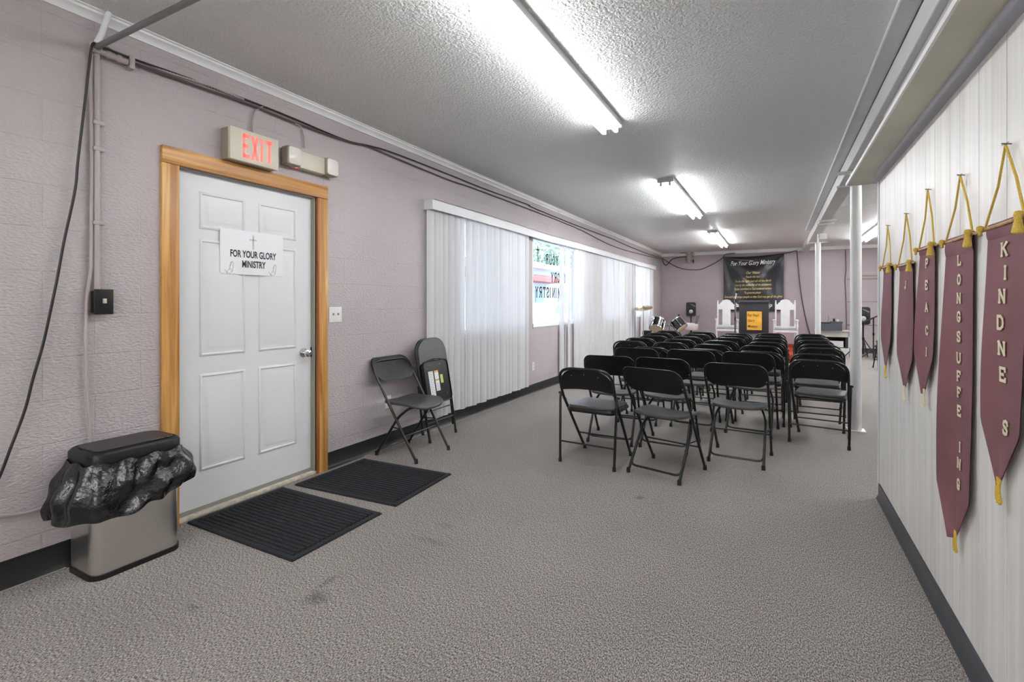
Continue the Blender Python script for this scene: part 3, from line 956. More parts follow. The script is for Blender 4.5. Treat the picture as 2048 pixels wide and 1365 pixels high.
tag(MB().tube(smooth_path([wp(590, 247), wp(600, 252), wp(607, 266), wp(610, 296)]), .006, 8).build('lamp_cable', M['pipe']),
    'short painted cable dropping into the emergency light', 'cable')
tag(MB().tube([(XL + .015, YB - .04, 0), (XL + .015, YB - .04, 2.6)], .010, 8).build('corner_pipe', M['pipe']), 'thin painted pipe in the far left corner', 'pipe')

# ------------------------------------------------------------------ fluorescent strip lights, then added unseen fill lamps
def strip_light(x, y0, y1, label, tube='tube'):
    t = thing('strip_light', label, 'ceiling light', (x, y0, ZC), 0, 'fluorescent strip lights')
    L = y1 - y0
    h = MB()
    h.prism([(-.088, 0), (.088, 0), (.088, -.042), (.045, -.050), (-.045, -.050), (-.088, -.042)], lambda a, b, t_: Vector((a, t_, b)), 0, L)
    h.build('housing', M['fixture'], t)
    for s in (-1, 1):
        MB().lathe([(.001, 0), (.019, 0), (.019, L - .06), (.001, L - .06)], (s * .050, .03, -.078), (0, 1, 0), 14).build('lamp_tube', M[tube], t)
    for yy in (.0, L - .022):
        e = MB()
        q = -.004 if yy < .01 else .004
        e.box((-.092, yy + q, -.054), (.092, yy + .022 + q, 0))
        for s in (-1, 1):
            e.box((s * .050 - .012, yy + q * 1.5, -.095), (s * .050 + .012, yy + .02 + q, -.05), 0, .003)
        e.build('lamp_holder', M['fixture'], t)
    return t


strip_light(-1.18, 1.45, 3.92, 'long fluorescent strip light nearest the camera, above the entrance')
strip_light(-1.14, 5.95, 8.55, 'fluorescent strip light above the chair rows, second from the camera', 'tube_f')
strip_light(-1.13, 10.7, 13.3, 'small far fluorescent strip light on the smooth ceiling near the banner', 'tube_f')
strip_light(1.73, 11.1, 13.56, 'fluorescent strip light right of the white columns at the far end', 'tube_f')
strip_light(-2.1, -3.4, -.9, 'added unseen fill lamp behind the camera, on the left', 'tube_fill')  # this pair is added out of view to brighten the near room
strip_light(-.4, -3.4, -.9, 'added unseen fill lamp behind the camera, on the right', 'tube_fill')
strip_light(2.2, 4.6, 7.05, 'added unseen fill lamp behind the board partition', 'tube_f')  # from here on: hidden lamps added to brighten the far room
strip_light(2.2, 7.9, 10.3, 'second added unseen fill lamp behind the board partition', 'tube_f')
strip_light(3.9, 11.0, 13.4, 'added unseen fill lamp in the far right part of the room', 'tube_f')

# ------------------------------------------------------------------ pennants on the right wall
def pennant(yc, wtop, zt, ztip, hook_z, word, label, wmid=1.0, skew=0.0, letter_z=None, lh=.055, cream=False, sx_l=1.5, curl=.03):
    t = thing('pennant_banner', label, 'banner', (XR, yc, zt), 0, 'maroon pennant banners')
    H = zt - ztip
    def half(v):
        # v: 0 top .. 1 tip
        side = 1 - .17 / H
        if v <= side:
            return wtop / 2 * (1 + (wmid - 1) * (v / side) ** 1.3)
        return wtop / 2 * wmid * (1 - (v - side) / (1 - side))
    def bulge(a, v):
        # a -1..1 across
        return .011 + .005 * v + curl * (max(0, -a - .05) / .95) ** 1.6 * (.25 + .75 * math.sin(min(1, v * 1.25) * PI / 2)) + .004 * math.sin(7 * v + 2 * a) * v
    def pos(a, v, off=0.0):
        hw = half(v)
        return Vector((-(bulge(a, v) + off), -a * hw + skew * v, -v * H))
    g = MB()
    g.grid(lambda i, j: pos(i * 2 - 1, j), 17, 40)
    g.grid(lambda i, j: pos(i * 2 - 1, j, -.0022), 17, 40)
    cloth = g.build('cloth', M['maroon'], t)
    hem = MB(); hem.grid(lambda i, j: pos(i * 2 - 1, j * .06, .004 * math.sin(PI * j) + .0008), 17, 6)
    hem.build('hem', M['maroon'], t)
    MB().tube([(-.017, wtop / 2 + .035, -.012), (-.017, -wtop / 2 - .035, -.012)], .0055, 8).build('rod', M['wood_rod'], t)
    hz = hook_z - zt
    rp = MB()
    rp.tube([(-.018, wtop / 2 + .012, -.006), (-.010, wtop * .25, hz * .5), (-.012, .003, hz), (-.010, -wtop * .25, hz * .5), (-.018, -wtop / 2 - .012, -.006)], .0034, 8)
    rp.build('rope', M['gold_rope'], t)
    nl = MB(); nl.tube([(0, 0, hz), (-.022, 0, hz + .004)], .002, 6)
    nl.tube([(-.014, .022, hz + .004), (-.014, -.022, hz + .001)], .0014, 6)
    nl.build('nail', M['rivet'], t)
    for s in (1, -1):
        ts = MB()
        y0 = s * (wtop / 2 + .014)
        ts.lathe([(.001, .012), (.008, .010), (.011, 0), (.007, -.010), (.009, -.018), (.013, -.045), (.010, -.049), (.001, -.050)] if s < 0 else
                 [(.001, .010), (.009, .006), (.010, -.002), (.005, -.014), (.006, -.022), (.001, -.024)], (-.030, y0, -.008), (0, .12 * s, 1), 10)
        ts.build('tassel', M['gold_rope'], t)
    bt = MB()
    tp = pos(0, .985)
    for k in range(5):
        bt.tube(smooth_path([tp + Vector((0, .006 * (k - 2), .012)), tp + Vector((-.003, .005 * (k - 2), -.025)), tp + Vector((-.002, .008 * (k - 2) - .006, -.055 - .008 * (k % 2)))], 3),
                [.0030, .0032, .0034, .0034, .0036, .0038, .0040][:7], 6)
    bt.build('bottom_tassel', M['cream_felt'] if cream else M['gold_rope'], t)
    if word:
        lt = MB()
        for ch, z, dy in word:
            h = lh
            wd = max(p[0] for st in GLYPH[ch][0] for p in st) * h * sx_l
            def fn(u, v, d, z=z, wd=wd, dy=dy):
                yy = wd / 2 - u - dy
                vv = (zt - (z + v)) / H
                a = max(-1, min(1, -(yy - skew * vv) / max(half(vv), .02)))
                q = pos(a, vv, .003 + d)
                return Vector((q.x, yy, -vv * H))
            letter(lt, ch, fn, h, .24, .20, 0, sx_l)
        lt.build('lettering', M['cream_felt'], t)
    return t


def zs(word, z_first, z_last, extra=None):
    n = len(word)
    return [(c, z_first + (z_last - z_first) * k / (n - 1), 0) for k, c in enumerate(word)]


pennant(1.907, .250, 1.508, .738, 1.721, [('K', 1.405, 0), ('I', 1.338, 0), ('N', 1.271, -.012), ('D', 1.195, -.022), ('N', 1.121, -.016), ('E', 1.046, -.012), ('S', .898, .012)],
        'maroon pennant spelling KINDNE S, rightmost and nearest on the board wall', 1.02, .03, lh=.036, curl=.012)
pennant(2.302, .262, 1.510, .42, 1.722, [(c, z - .015, 0) for c, z in zip('LONGSUFFEING', (1.42, 1.351, 1.285, 1.219, 1.148, 1.073, 1.007, .949, .884, .757, .697, .623))],
        'longest maroon pennant spelling LONGSUFFE ING, second from the right', 1.04, .03, lh=.033, curl=.03)
pennant(2.730, .217, 1.519, .872, 1.757, [('P', 1.423, 0), ('E', 1.329, 0), ('A', 1.233, 0), ('C', 1.133, 0), ('I', 1.040, -.015)],
        'maroon pennant spelling PEAC I, middle one of the five', 1.10, .03, lh=.035, cream=True, curl=.018)
pennant(3.132, .268, 1.474, .83, 1.717, [('J', 1.342, 0)], 'maroon pennant with a single letter J, fourth from the right', 1.10, .0, lh=.035, cream=True, curl=.010)
pennant(3.600, .220, 1.494, .88, 1.721, [], 'plain maroon pennant without letters, farthest of the five', 1.05, .02, curl=.010)

# ------------------------------------------------------------------ folding chairs
def arch_outline(w, z0, z1, r, sag, k=8):
    """D-shaped back panel: flat-ish bottom with sag, rounded top corners"""
    pts = []
    for i in range(13):
        a = -1 + 2 * i / 12
        pts.append((a * w / 2, z0 + sag * (1 - a * a)))
    for i in range(1, k + 1):
        a = PI / 2 * i / k
        pts.append((w / 2 - r + r * math.cos(a), z1 - r * .9 + r * .9 * math.sin(a)))
    for i in range(k):
        a = PI / 2 + PI / 2 * i / k
        pts.append((-w / 2 + r + r * math.cos(a), z1 - r * .9 + r * .9 * math.sin(a)))
    return pts


def padded_chair(label):
    t = thing('folding_chair', label, 'chair')
    def yl(z):           # y of the main tube at height z
        if z < .54: return .225 - .405 * z / .54
        return -.18 - .085 * (z - .54) / .22
    main = [(-.205, .225, .012), (-.222, -.18, .54), (-.222, -.265, .757), (.222, -.265, .757), (.222, -.18, .54), (.205, .225, .012)]
    P = fillet(main, [.06, .13, .13, .06], 8)
    MB().tube(P, .0115, 10).build('back_frame', M['black_met'], t)
    for s in (-1, 1):
        MB().tube([(s * .236, -.178, .555), (s * .236, -.19, .50), (s * .226, -.215, .012)], .0105, 8).build('leg', M['black_met'], t)
    for (y, z, hw) in ((.225 - .405 * .17 / .54, .17, .208), (-.208, .165, .228)):
        MB().tube([(-hw, y, z), (hw, y, z)], .0065, 8).build('crossbar', M['black_met'], t)
    pan = MB()
    pan.pad(rrect(.405, .385, .045, cx=0, cy=.03), lambda a, b: .432, lambda a, b: .398, rings=(.5, .96), centre=(0, .03))
    p = pan.build('seat', M['black_met'], t)
    MB().pad(rrect(.385, .365, .05, cx=0, cy=.03), lambda a, b: .462 - .18 * (a * a + (b - .03) ** 2), lambda a, b: .431, centre=(0, .03)).build('cushion', M['vinyl'], p)
    for s in (-1, 1):
        br = MB()
        br.tube([(s * .213, -.145, .50), (s * .213, -.10, .415), (s * .206, .02, .41)], .006, 6)
        br.lathe([(.009, 0), (.009, .012)], (s * .243, -.178, .545), (s, 0, 0), 8)
        br.build('hinge', M['black_met'], t)
    bk = MB()
    bk.pad(arch_outline(.430, .575, .752, .135, .018), lambda a, b: .010, lambda a, b: -.006,
           lambda a, b, n: Vector((a, yl(b) + n - .22 * (.215 ** 2 - a * a) * .5, b)), centre=(0, .67))
    for a in (-.11, 0, .11):
        z = .715 if a == 0 else .70
        y = yl(z) - .006 - .22 * (.215 ** 2 - a * a) * .5
        bk.lathe([(.004, .0), (.004, .002), (.001, .003)], (a, y - .001, z), (0, -1, .3), 8, 1)
    bk.build('backrest', [M['black_pl'], M['rivet']], t)
    for (x, y) in ((-.205, .225), (.205, .225), (-.226, -.215), (.226, -.215)):
        MB().lathe([(.001, 0), (.014, 0), (.0135, .028), (.011, .034)], (x, y, 0), (0, 0, 1), 10).build('foot_cap', M['rubber'], t)
    return t


def plastic_chair(label):
    t = thing('folding_chair', label, 'chair')
    yl = lambda z: .225 - .50 * z / .80
    P = fillet([(-.210, .225, .015), (-.222, yl(.45), .45), (-.226, yl(.775), .775), (.226, yl(.775), .775), (.222, yl(.45), .45), (.210, .225, .015)], [.02, .10, .10, .02], 7)
    MB().tube(P, .0105, 10).build('back_frame', M['black_met'], t)
    R = [(-.197, -.205, .015), (-.192, -.19, .045), (-.150, -.185, .058), (.150, -.185, .058), (.192, -.19, .045), (.197, -.205, .015)]
    for s in (-1, 1):
        MB().tube(fillet([(s * .197, -.210, .012), (s * .190, .02, .34), (s * .150, .10, .412), (s * .12, .12, .415)], [.05, .03], 5), .0105, 10).build('leg', M['black_met'], t)
    lb = MB()
    yz = lambda z: -.210 + .23 * (z - .012) / .328
    lb.tube(fillet([(-.194, yz(.10), .10), (-.188, yz(.055) - .002, .052), (.188, yz(.055) - .002, .052), (.194, yz(.10), .10)], [.05, .05], 6), .0085, 8)
    lb.build('crossbar', M['black_met'], t)
    MB().tube([(-.215, yl(.20), .20), (.215, yl(.20), .20)], .0065, 8).build('crossbar', M['black_met'], t)
    MB().tube([(-.193, yz(.25), .25), (-.215, yl(.27), .255)], .005, 6).tube([(.193, yz(.25), .25), (.215, yl(.27), .255)], .005, 6).build('hinge', M['black_met'], t)
    seat = MB()
    def top(a, b):
        return .445 + .020 * (abs(a) / .2) ** 2.2 - .018 * max(0, (b - .1) / .12) ** 2 + .012 * max(0, (-b - .05) / .12) ** 2 - .006
    ol = []
    for k in range(44):
        an = 2 * PI * k / 44
        ca, sa = math.cos(an), math.sin(an)
        ex_ = .52 if sa > 0 else .34
        ol.append((.205 * math.copysign(abs(ca) ** ex_, ca) * (1 - .04 * (sa < 0)), .025 + (.205 if sa > 0 else .19) * math.copysign(abs(sa) ** ex_, sa)))
    seat.pad(ol, top, lambda a, b: top(a, b) - .022, centre=(0, .025))
    seat.build('seat', M['seat_pl'], t)
    bk = MB()
    ol = []
    for (a, b) in rrect(.462, .182, .078, k=8, cx=0, cy=.712):
        ol.append((a, b - (.016 * (1 - (a / .231) ** 2) if b < .70 else 0)))
    bk.pad(ol, lambda a, b: .013 if b < .79 else .011, lambda a, b: -.005,
           lambda a, b, n: Vector((a, yl(b) + n - .55 * (.231 ** 2 - a * a) * (.35 + .5 * (b - .62) / .18) , b)), centre=(0, .712))
    for s in (-1, 1):
        bk.lathe([(.005, 0), (.005, .002), (.001, .003)], (s * .2175, yl(.665) - .012, .665), (0, -1, .3), 8, 1)
        MB().lathe([(.009, 0), (.009, .014), (.001, .016)], (s * .205, yl(.435) + .0, .435), (s, 0, 0), 8).build('pivot', M['rivet'], t)
    bk.build('backrest', [M['black_pl'], M['rivet']], t)
    for (x, y) in ((-.210, .225), (.210, .225), (-.197, -.212), (.197, -.212)):
        MB().lathe([(.001, 0), (.0145, 0), (.0135, .028), (.011, .036)], (x, y, 0), (0, 0, 1), 10).build('foot_cap', M['rubber'], t)
    return t


# columns counted from the windows, rows from the camera: (x, y of the top of the back, kind, turn in degrees)
R_ = math.radians
grid_cols = [
    ('the file beside the windows', [(-1.72, 6.79, 'm', 2), (-1.73, 7.40, 'm', 2), (-1.67, 8.03, 'm', 1), (-1.73, 8.74, 'm', 2), (-1.71, 9.45, 'm', 0)]),
    ('the second file from the windows', [(-1.285, 3.885, 'm', -4), (-1.335, 4.55, 's', 4), (-1.29, 5.40, 's', 1), (-1.25, 5.97, 'm', -3), (-1.18, 6.79, 'm', -3), (-1.175, 7.42, 'm', -2), (-1.165, 8.04, 'm', -2), (-1.13, 8.69, 'm', -1), (-1.14, 9.42, 'm', 1)]),
    ('the third file from the windows', [(-.735, 3.85, 's', -14), (-.845, 4.58, 's', -4), (-.745, 5.46, 's', -3), (-.685, 6.01, 'm', -3), (-.675, 6.72, 'm', -2), (-.645, 7.39, 'm', -2), (-.595, 8.09, 'm', -1), (-.58, 8.70, 'm', -1), (-.572, 9.27, 'm', 1)]),
    ('the fourth file from the windows', [(-.262, 4.445, 's', -5), (-.215, 5.45, 's', -6), (-.145, 6.0, 'm', -3), (-.15, 6.79, 'm', -3), (-.10, 7.42, 'm', -2), (-.085, 8.15, 'm', -1), (-.07, 8.79, 'm', -2), (-.08, 9.50, 'm', 0)]),
    ('the file beside the white column', [(.365, 5.375, 'm', -9), (.37, 5.99, 'm', -4), (.455, 6.78, 'm', -3), (.475, 7.34, 'm', -2), (.475, 8.1, 'm', -2), (.48, 8.74, 'm', -1), (.49, 9.55, 'm', 1)]),
]
proto_m = padded_chair('x'); proto_s = plastic_chair('x')
used_m = used_s = False
ORD = ['nearest the camera', 'second from the camera', 'third from the camera', 'fourth from the camera', 'fifth from the camera', 'sixth from the camera', 'seventh from the camera', 'eighth from the camera', 'farthest from the camera']
for cname, lst in grid_cols:
    for k, (x, y, kd, deg) in enumerate(lst):
        if kd == 'm':
            o = proto_m if not used_m else copy_tree(proto_m); used_m = True
            kind = 'black padded folding chair'
        else:
            o = proto_s if not used_s else copy_tree(proto_s); used_s = True
            kind = 'black plastic folding chair'
        where = ORD[k] if k < len(lst) - 1 else 'farthest from the camera'
        o.location = (x, y, 0); o.rotation_euler = (0, 0, R_(deg))
        tag(o, '%s in %s, %s' % (kind, cname, where), 'chair', 'folding chairs set out in rows')

o = copy_tree(proto_m); o.location = (1.90, 11.68, 0); o.rotation_euler = (0, 0, R_(5))
tag(o, 'black folding chair standing alone behind the partition end, only its left legs showing', 'chair')
o = copy_tree(proto_s); o.location = (-2.725, 3.315, 0); o.rotation_euler = (0, 0, R_(-91.5))
tag(o, 'open black plastic folding chair standing against the left wall', 'chair')


def folded_chair():
    t = thing('folded_chair', 'folded black padded chair leaning on the wall, seat underside with stickers showing', 'chair', (-2.755, 3.81, 0))
    ax = math.atan2(.175, .93)
    # local: u across (+Y), w up along the lean, n out into the room
    def P(u, w, n): return Vector((-math.sin(ax) * w + math.cos(ax) * n, u, math.cos(ax) * w + math.sin(ax) * n))
    MB().tube(fillet([P(-.205, .012, 0), P(-.222, .55, 0), P(-.222, .935, 0), P(.222, .935, 0), P(.222, .55, 0), P(.205, .012, 0)], [.03, .15, .15, .03], 8), .0115, 10).build('back_frame', M['black_met'], t)
    bk = MB()
    bk.pad(arch_outline(.430, .70, .932, .145, .045), lambda a, b: .022, lambda a, b: -.010, lambda a, b, n: P(a, b, n), centre=(0, .83))
    bk.build('backrest', M['vinyl'], t)
    MB().pad(rrect(.385, .40, .05, cx=.0, cy=.53), lambda a, b: .030, lambda a, b: -.015, lambda a, b, n: P(a, b, n), centre=(0, .53), rings=(.5, .97)).build('seat', M['black_met'], t)
    rim = MB(); rim.tube([P(a, b, .034) for a, b in rrect(.375, .39, .05, cx=0, cy=.53)], .006, 6, closed=True)
    rim.build('seat_rim', M['black_pl'], t)
    for s in (-1, 1):
        MB().tube([P(s * .236, .52, -.012), P(s * .236, .10, -.04)], .0105, 8).build('leg', M['black_met'], t)
    for (w, n, hw) in ((.17, 0, .207), (.27, -.03, .236)):
        MB().tube([P(-hw, w, n), P(hw, w, n)], .0065, 8).build('crossbar', M['black_met'], t)
    def stick(name, u0, u1, w0, w1, m, label):
        q = MB(); q.prism([(u0, w0), (u1, w0), (u1, w1), (u0, w1)], lambda a, b, n: P(a, b, n), .0295, .0312)
        s_ = q.build(name, m, t); s_['label'] = label
    stick('warning_sticker', -.125, -.055, .37, .63, M['paper'], 'tall white printed sticker')
    stick('warning_sticker', -.035, .025, .44, .63, M['paper'], 'white and orange sticker')
    stick('sticker_band', -.035, .025, .612, .631, M['orange'], 'orange band on the sticker')
    stick('sticker_band', -.035, .025, .535, .55, M['orange'], 'orange band on the sticker')
    stick('warning_sticker', .048, .088, .505, .585, mat('yellow_green_sticker', (.62, .70, .22), .5), 'small yellow green sticker')
    ln = MB()
    for k in range(16):
        w = .385 + k * .0155
        ln.prism([(-.118, w), (-.066, w), (-.066, w + .003), (-.118, w + .003)], lambda a, b, n: P(a, b, n), .0311, .0314)
    for k in range(5):
        w = .45 + k * .014
        ln.prism([(-.029, w), (.019, w), (.019, w + .003), (-.029, w + .003)], lambda a, b, n: P(a, b, n), .0311, .0314)
    ln.build('sticker_print', M['greyink'], t)
    for (a, b) in ((-.09, .69), (.06, .69), (.12, .40), (-.14, .66)):
        MB().lathe([(.006, 0), (.006, .003), (.001, .004)], P(a, b, .0295), (1, 0, .1), 8).build('rivet', M['rivet'], t)
    for s in (-1, 1):
        for c0 in (P(s * .205, .0, 0), P(s * .236, .08, -.041)):
            MB().lathe([(.001, 0), (.014, 0), (.0135, .03), (.011, .036)], c0, (-math.sin(ax), 0, math.cos(ax)), 10).build('foot_cap', M['rubber'], t)
    t.location.z = .004
    return t


folded_chair()

# ------------------------------------------------------------------ door mats
def door_mat(corners, label):
    A, B, Cc, D = [Vector(c) for c in corners]       # wall-near, wall-far, room-far, room-near
    t = thing('door_mat', label, 'door mat', (0, 0, 0), 0, 'ribbed charcoal door mats')
    f = lambda i, j: A * (1 - i) * (1 - j) + D * i * (1 - j) + B * (1 - i) * j + Cc * i * j
    b = MB()
    vs = [f(0, 0), f(1, 0), f(1, 1), f(0, 1)]
    b.add([Vector((p.x, p.y, .0005)) for p in vs] + [Vector((p.x, p.y, .004)) for p in vs], [(3, 2, 1, 0), (4, 5, 6, 7), (0, 1, 5, 4), (1, 2, 6, 5), (2, 3, 7, 6), (3, 0, 4, 7)])
    b.build('rubber_base', M['mat_edge'], t)
    g = MB()
    e = .012
    def strip(i0, j0, i1, j1, w, ends=True):
        p, q = f(i0, j0), f(i1, j1)
        d = (q - p).normalized(); n = Vector((-d.y, d.x, 0))
        prof = [(-w / 2, .003), (-w / 2 * .8, .010), (0, .0135), (w / 2 * .8, .010), (w / 2, .003)]
        vs = [p + n * a + Vector((0, 0, z)) for a, z in prof] + [q + n * a + Vector((0, 0, z)) for a, z in prof]
        fs = [(k, k + 1, k + 6, k + 5) for k in range(4)] + [(0, 1, 2, 3, 4), (9, 8, 7, 6, 5)]
        g.add(vs, fs, 0, True)
    strip(.01, .03, .99, .03, .034); strip(.01, .97, .99, .97, .034); strip(.02, .01, .02, .99, .034); strip(.98, .01, .98, .99, .034)
    n_r = 18
    for k in range(n_r):
        j = .075 + .85 * k / (n_r - 1)
        strip(.05, j, .95, j, .020)
    g.build('ribbed_pile', M['mat'], t)
    return t


door_mat([(-2.99, 1.637, 0), (-2.985, 2.262, 0), (-2.087, 2.262, 0), (-2.087, 1.635, 0)], 'ribbed charcoal door mat in front of the door, nearer the trash can')
door_mat([(-2.953, 2.330, 0), (-2.945, 2.985, 0), (-2.115, 3.022, 0), (-2.085, 2.380, 0)], 'ribbed charcoal door mat farther right, nearer the open chair')

# ------------------------------------------------------------------ trash can
tc_ = thing('trash_can', 'brushed steel trash can with a black lid between the wall and the door', 'trash can', (-2.853, 1.278, 0))
W_, D_ = .378, .262
def ringpath(w, d, r, k=8): return rrect(d, w, r, k)
body = MB()
for_z = [(0.028, 0), (.50, 0)]
op = ringpath(W_, D_, .055)
body.prism(op, lambda a, b, z: Vector((a, b, z)), .022, .512)
for i in range(len(body.s)): body.s[i] = i >= 2
body.build('body', M['steel'], tc_)
bs = MB(); ob = ringpath(W_ + .012, D_ + .012, .058)
bs.prism(ob, lambda a, b, z: Vector((a, b, z)), 0, .024); bs.build('base_ring', M['black_pl'], tc_)
ld = MB()
prof = [(.504, .006), (.506, .0085), (.526, .0095), (.527, .012), (.566, .012), (.580, -.001), (.583, -.010), (.581, -.012)]
n = len(op)
vs, fs = [], []
for z, gx in prof:
    for (a, b) in op:
        L = math.hypot(a, b); vs.append(Vector((a + a / L * gx, b + b / L * gx, z)))
for r_ in range(len(prof) - 1):
    for k in range(n):
        fs.append((r_ * n + k, r_ * n + (k + 1) % n, (r_ + 1) * n + (k + 1) % n, (r_ + 1) * n + k))
fs.append(tuple(range(len(vs) - n, len(vs))))
ld.add(vs, fs, 0, False); 
lid = ld.build('lid', M['black_pl'], tc_)
fl = MB()
fl.pad(rrect(D_ * .80, W_ * .90, .04, cx=.008), lambda a, b: .586 + .004 * math.cos(b * 6), lambda a, b: .578, centre=(.008, 0))
fl.build('flap', mat('satin_black_flap', (.022, .020, .019), .42), lid)
MB().box((.118, .05, .5885), (.124, .11, .590)).box((.118, .125, .5885), (.122, .135, .590)).build('sensor_print', M['rivet'], lid)
# bag wrapped over the rim
bag = tag(MB().grid(lambda i, j: Vector((0, 0, 0)), 2, 2).build('bin_bag', M['bag'], None), 'crumpled glossy black bag hanging over the rim of the trash can', 'bag')
bpy.data.objects.remove(bag)
rnd = random.Random(3)
ph = [(rnd.uniform(0, 6.28), rnd.uniform(3, 17), rnd.uniform(-6, 6), rnd.uniform(.002, .006)) for _ in range(14)]
per = ringpath(W_ + .012, D_ + .012, .058, 14)
# arc-length parameter
segs = [math.dist(per[k], per[(k + 1) % len(per)]) for k in range(len(per))]
tot = sum(segs)
def around(s):
    s = (s % 1) * tot
    for k, L in enumerate(segs):
        if s <= L:
            t_ = s / L; a, b = per[k], per[(k + 1) % len(per)]
            return Vector((a[0] + (b[0] - a[0]) * t_, a[1] + (b[1] - a[1]) * t_, 0))
        s -= L
    return Vector((per[0][0], per[0][1], 0))
def bagpt(i, j):
    p = around(i)
    nrm = Vector((p.x / .131, p.y / .189, 0)); nrm.normalize()
    yv = p.y / .19                       # -1 near camera-left end, +1 door end
    hem = .275 + .065 * (yv + 1) / 2 + .010 * math.sin(9 * i * 2 * PI / 3 + 1) + .006 * math.sin(i * 2 * PI * 7)
    flare = .012 + (.040 + .028 * max(0, -yv) ** 2 + .02 * max(0, yv) ** 6) * math.sin(min(1, j * 1.15) * PI * .62) ** 1.2
    if p.x < -.08: flare *= .25
    w = sum(a * math.sin(f_ * 2 * PI * i + k_ * j * 2 + q) for q, f_, k_, a in [(q, round(f_), k_, a) for q, f_, k_, a in ph]) * min(1, j * 2.5 + .15)
    tail = .07 * math.exp(-((i - .305) / .02) ** 2) * j * j
    out = p + nrm * (flare + w * (.35 if p.x < -.08 else 1) + .003) + Vector((0, tail, 0))
    z = .530 - (.530 - hem) * j + .006 * math.sin(i * 2 * PI * 11 + 3 * j)
    z += .05 * math.exp(-((i - .305) / .03) ** 2) * j
    return Vector((out.x, out.y, z))
g = MB(); g.grid(bagpt, 180, 26, closed_u=True)
g.grid(lambda i, j: bagpt(i, j) * 1.0 + Vector((0, 0, -.0)) - Vector((bagpt(i, j).x, bagpt(i, j).y, 0)).normalized() * .002, 180, 26, closed_u=True)
bg_ = g.build('bin_bag', M['bag'])
bg_.location = tc_.location
tag(bg_, 'crumpled glossy black bag hanging over the rim of the trash can', 'bag')

# ------------------------------------------------------------------ platform and furniture at the far end
PZ = .175
tag(MB().box((-1.62, 11.92, 0), (.66, YB - .03, PZ), 0, .006).build('platform', M['redcarpet']), 'low red carpeted platform under the lectern and white chairs', 'platform')


def throne(x, y, rz, label):
    t = thing('throne_chair', label, 'armchair', (x, y, PZ), rz, 'white high-backed armchairs on the platform')
    # front is -y
    wd = .21
    for s in (-1, 1):
        MB().lathe([(.014, 0), (.022, .06), (.018, .12), (.026, .16), (.020, .20), (.026, .25), (.022, .40), (.022, .42)], (s * (wd + .035), -.22, 0), (0, 0, 1), 12).build('leg', M['chair_white'], t)
        MB().box((s * wd - .018, .20, 0), (s * wd + .018, .236, .46)).build('leg', M['chair_white'], t)
        ps = MB(); ps.box((s * wd - .018, .20, .46), (s * wd + .018, .236, 1.10))
        ps.lathe([(.018, 0), (.018, .01), (.010, .02), (.016, .035), (.013, .05), (.001, .06)], (s * wd, .218, 1.10), (0, 0, 1), 10)
        ps.build('back_post', M['chair_white'], t)
        ar = MB(); ar.box((s * (wd + .04) - .028, -.25, .655), (s * (wd + .04) + .028, .21, .68), 0, .008)
        ar.build('armrest', M['chair_white'], t)
        MB().lathe([(.020, 0), (.014, .03), (.024, .09), (.014, .15), (.018, .20), (.018, .215)], (s * (wd + .04), -.20, .445), (0, 0, 1), 12).build('arm_post', M['chair_white'], t)
    MB().box((-wd - .05, -.245, .37), (wd + .05, .22, .425), 0, .004).build('seat_frame', M['chair_white'], t)
    MB().pad(rrect(.50, .45, .03, cy=-.01), lambda a, b: .462, lambda a, b: .424, centre=(0, -.01), rings=(.5, .93)).build('seat', M['seat_grey'], t)
    b = MB()
    crest = [(-wd, .92), (wd, .92), (wd, 1.06), (wd - .03, 1.055), (wd - .055, 1.07), (wd - .06, 1.10), (wd - .085, 1.10)]
    for k in range(9):
        a = PI * k / 8
        crest.append((math.cos(a) * .115, 1.12 + math.sin(a) * .06))
    crest += [(-wd + .085, 1.10), (-wd + .06, 1.10), (-wd + .055, 1.07), (-wd + .03, 1.055), (-wd, 1.06)]
    b.prism(crest, lambda u, v, t_: Vector((u, t_, v)), .206, .232)
    b.box((-wd, .206, .46), (wd, .232, .51))
    b.box((-.10, .208, .50), (.10, .230, .93))
    b.build('back_panel', M['chair_white'], t)
    return t


throne(.205, 13.98, 0, 'white high-backed armchair right of the lectern')
throne(-1.13, 13.98, R_(6), 'white high-backed armchair left of the lectern behind the microphone')

lc = thing('lectern', 'black lectern with an orange poster on the platform', 'lectern', (-.445, 12.50, PZ))
MB().box((-.30, -.05, .40), (.30, .30, 1.10), 0, .006).build('lectern_box', M['lect'], lc)
MB().prism([(-.09, 1.10), (.34, 1.14), (.34, 1.155), (-.09, 1.115)], lambda a, b, t: Vector((t, a, b)), -.315, .315).build('reading_top', M['lect'], lc)
MB().box((-.12, .02, .02), (.12, .24, .40)).build('column', M['lect_st'], lc)
MB().box((-.26, -.08, 0), (.26, .30, .03), 0, .004).build('base', M['lect'], lc)
MB().box((-.14, -.056, .48), (.165, -.051, .90)).build('poster', M['orange'], lc)
tx = MB()
for s_, z_ in (('For Your', .81), ('Glory', .69), ('Ministry', .56)):
    vs, fs = text_geo(s_, .085, shear=.15, bold=.0008, align='LEFT')
    tx.add([(-.125 + a * .72, -.0575, z_ + b) for a, b in vs], fs)
tx.build('poster_lettering', M['ink'], lc)

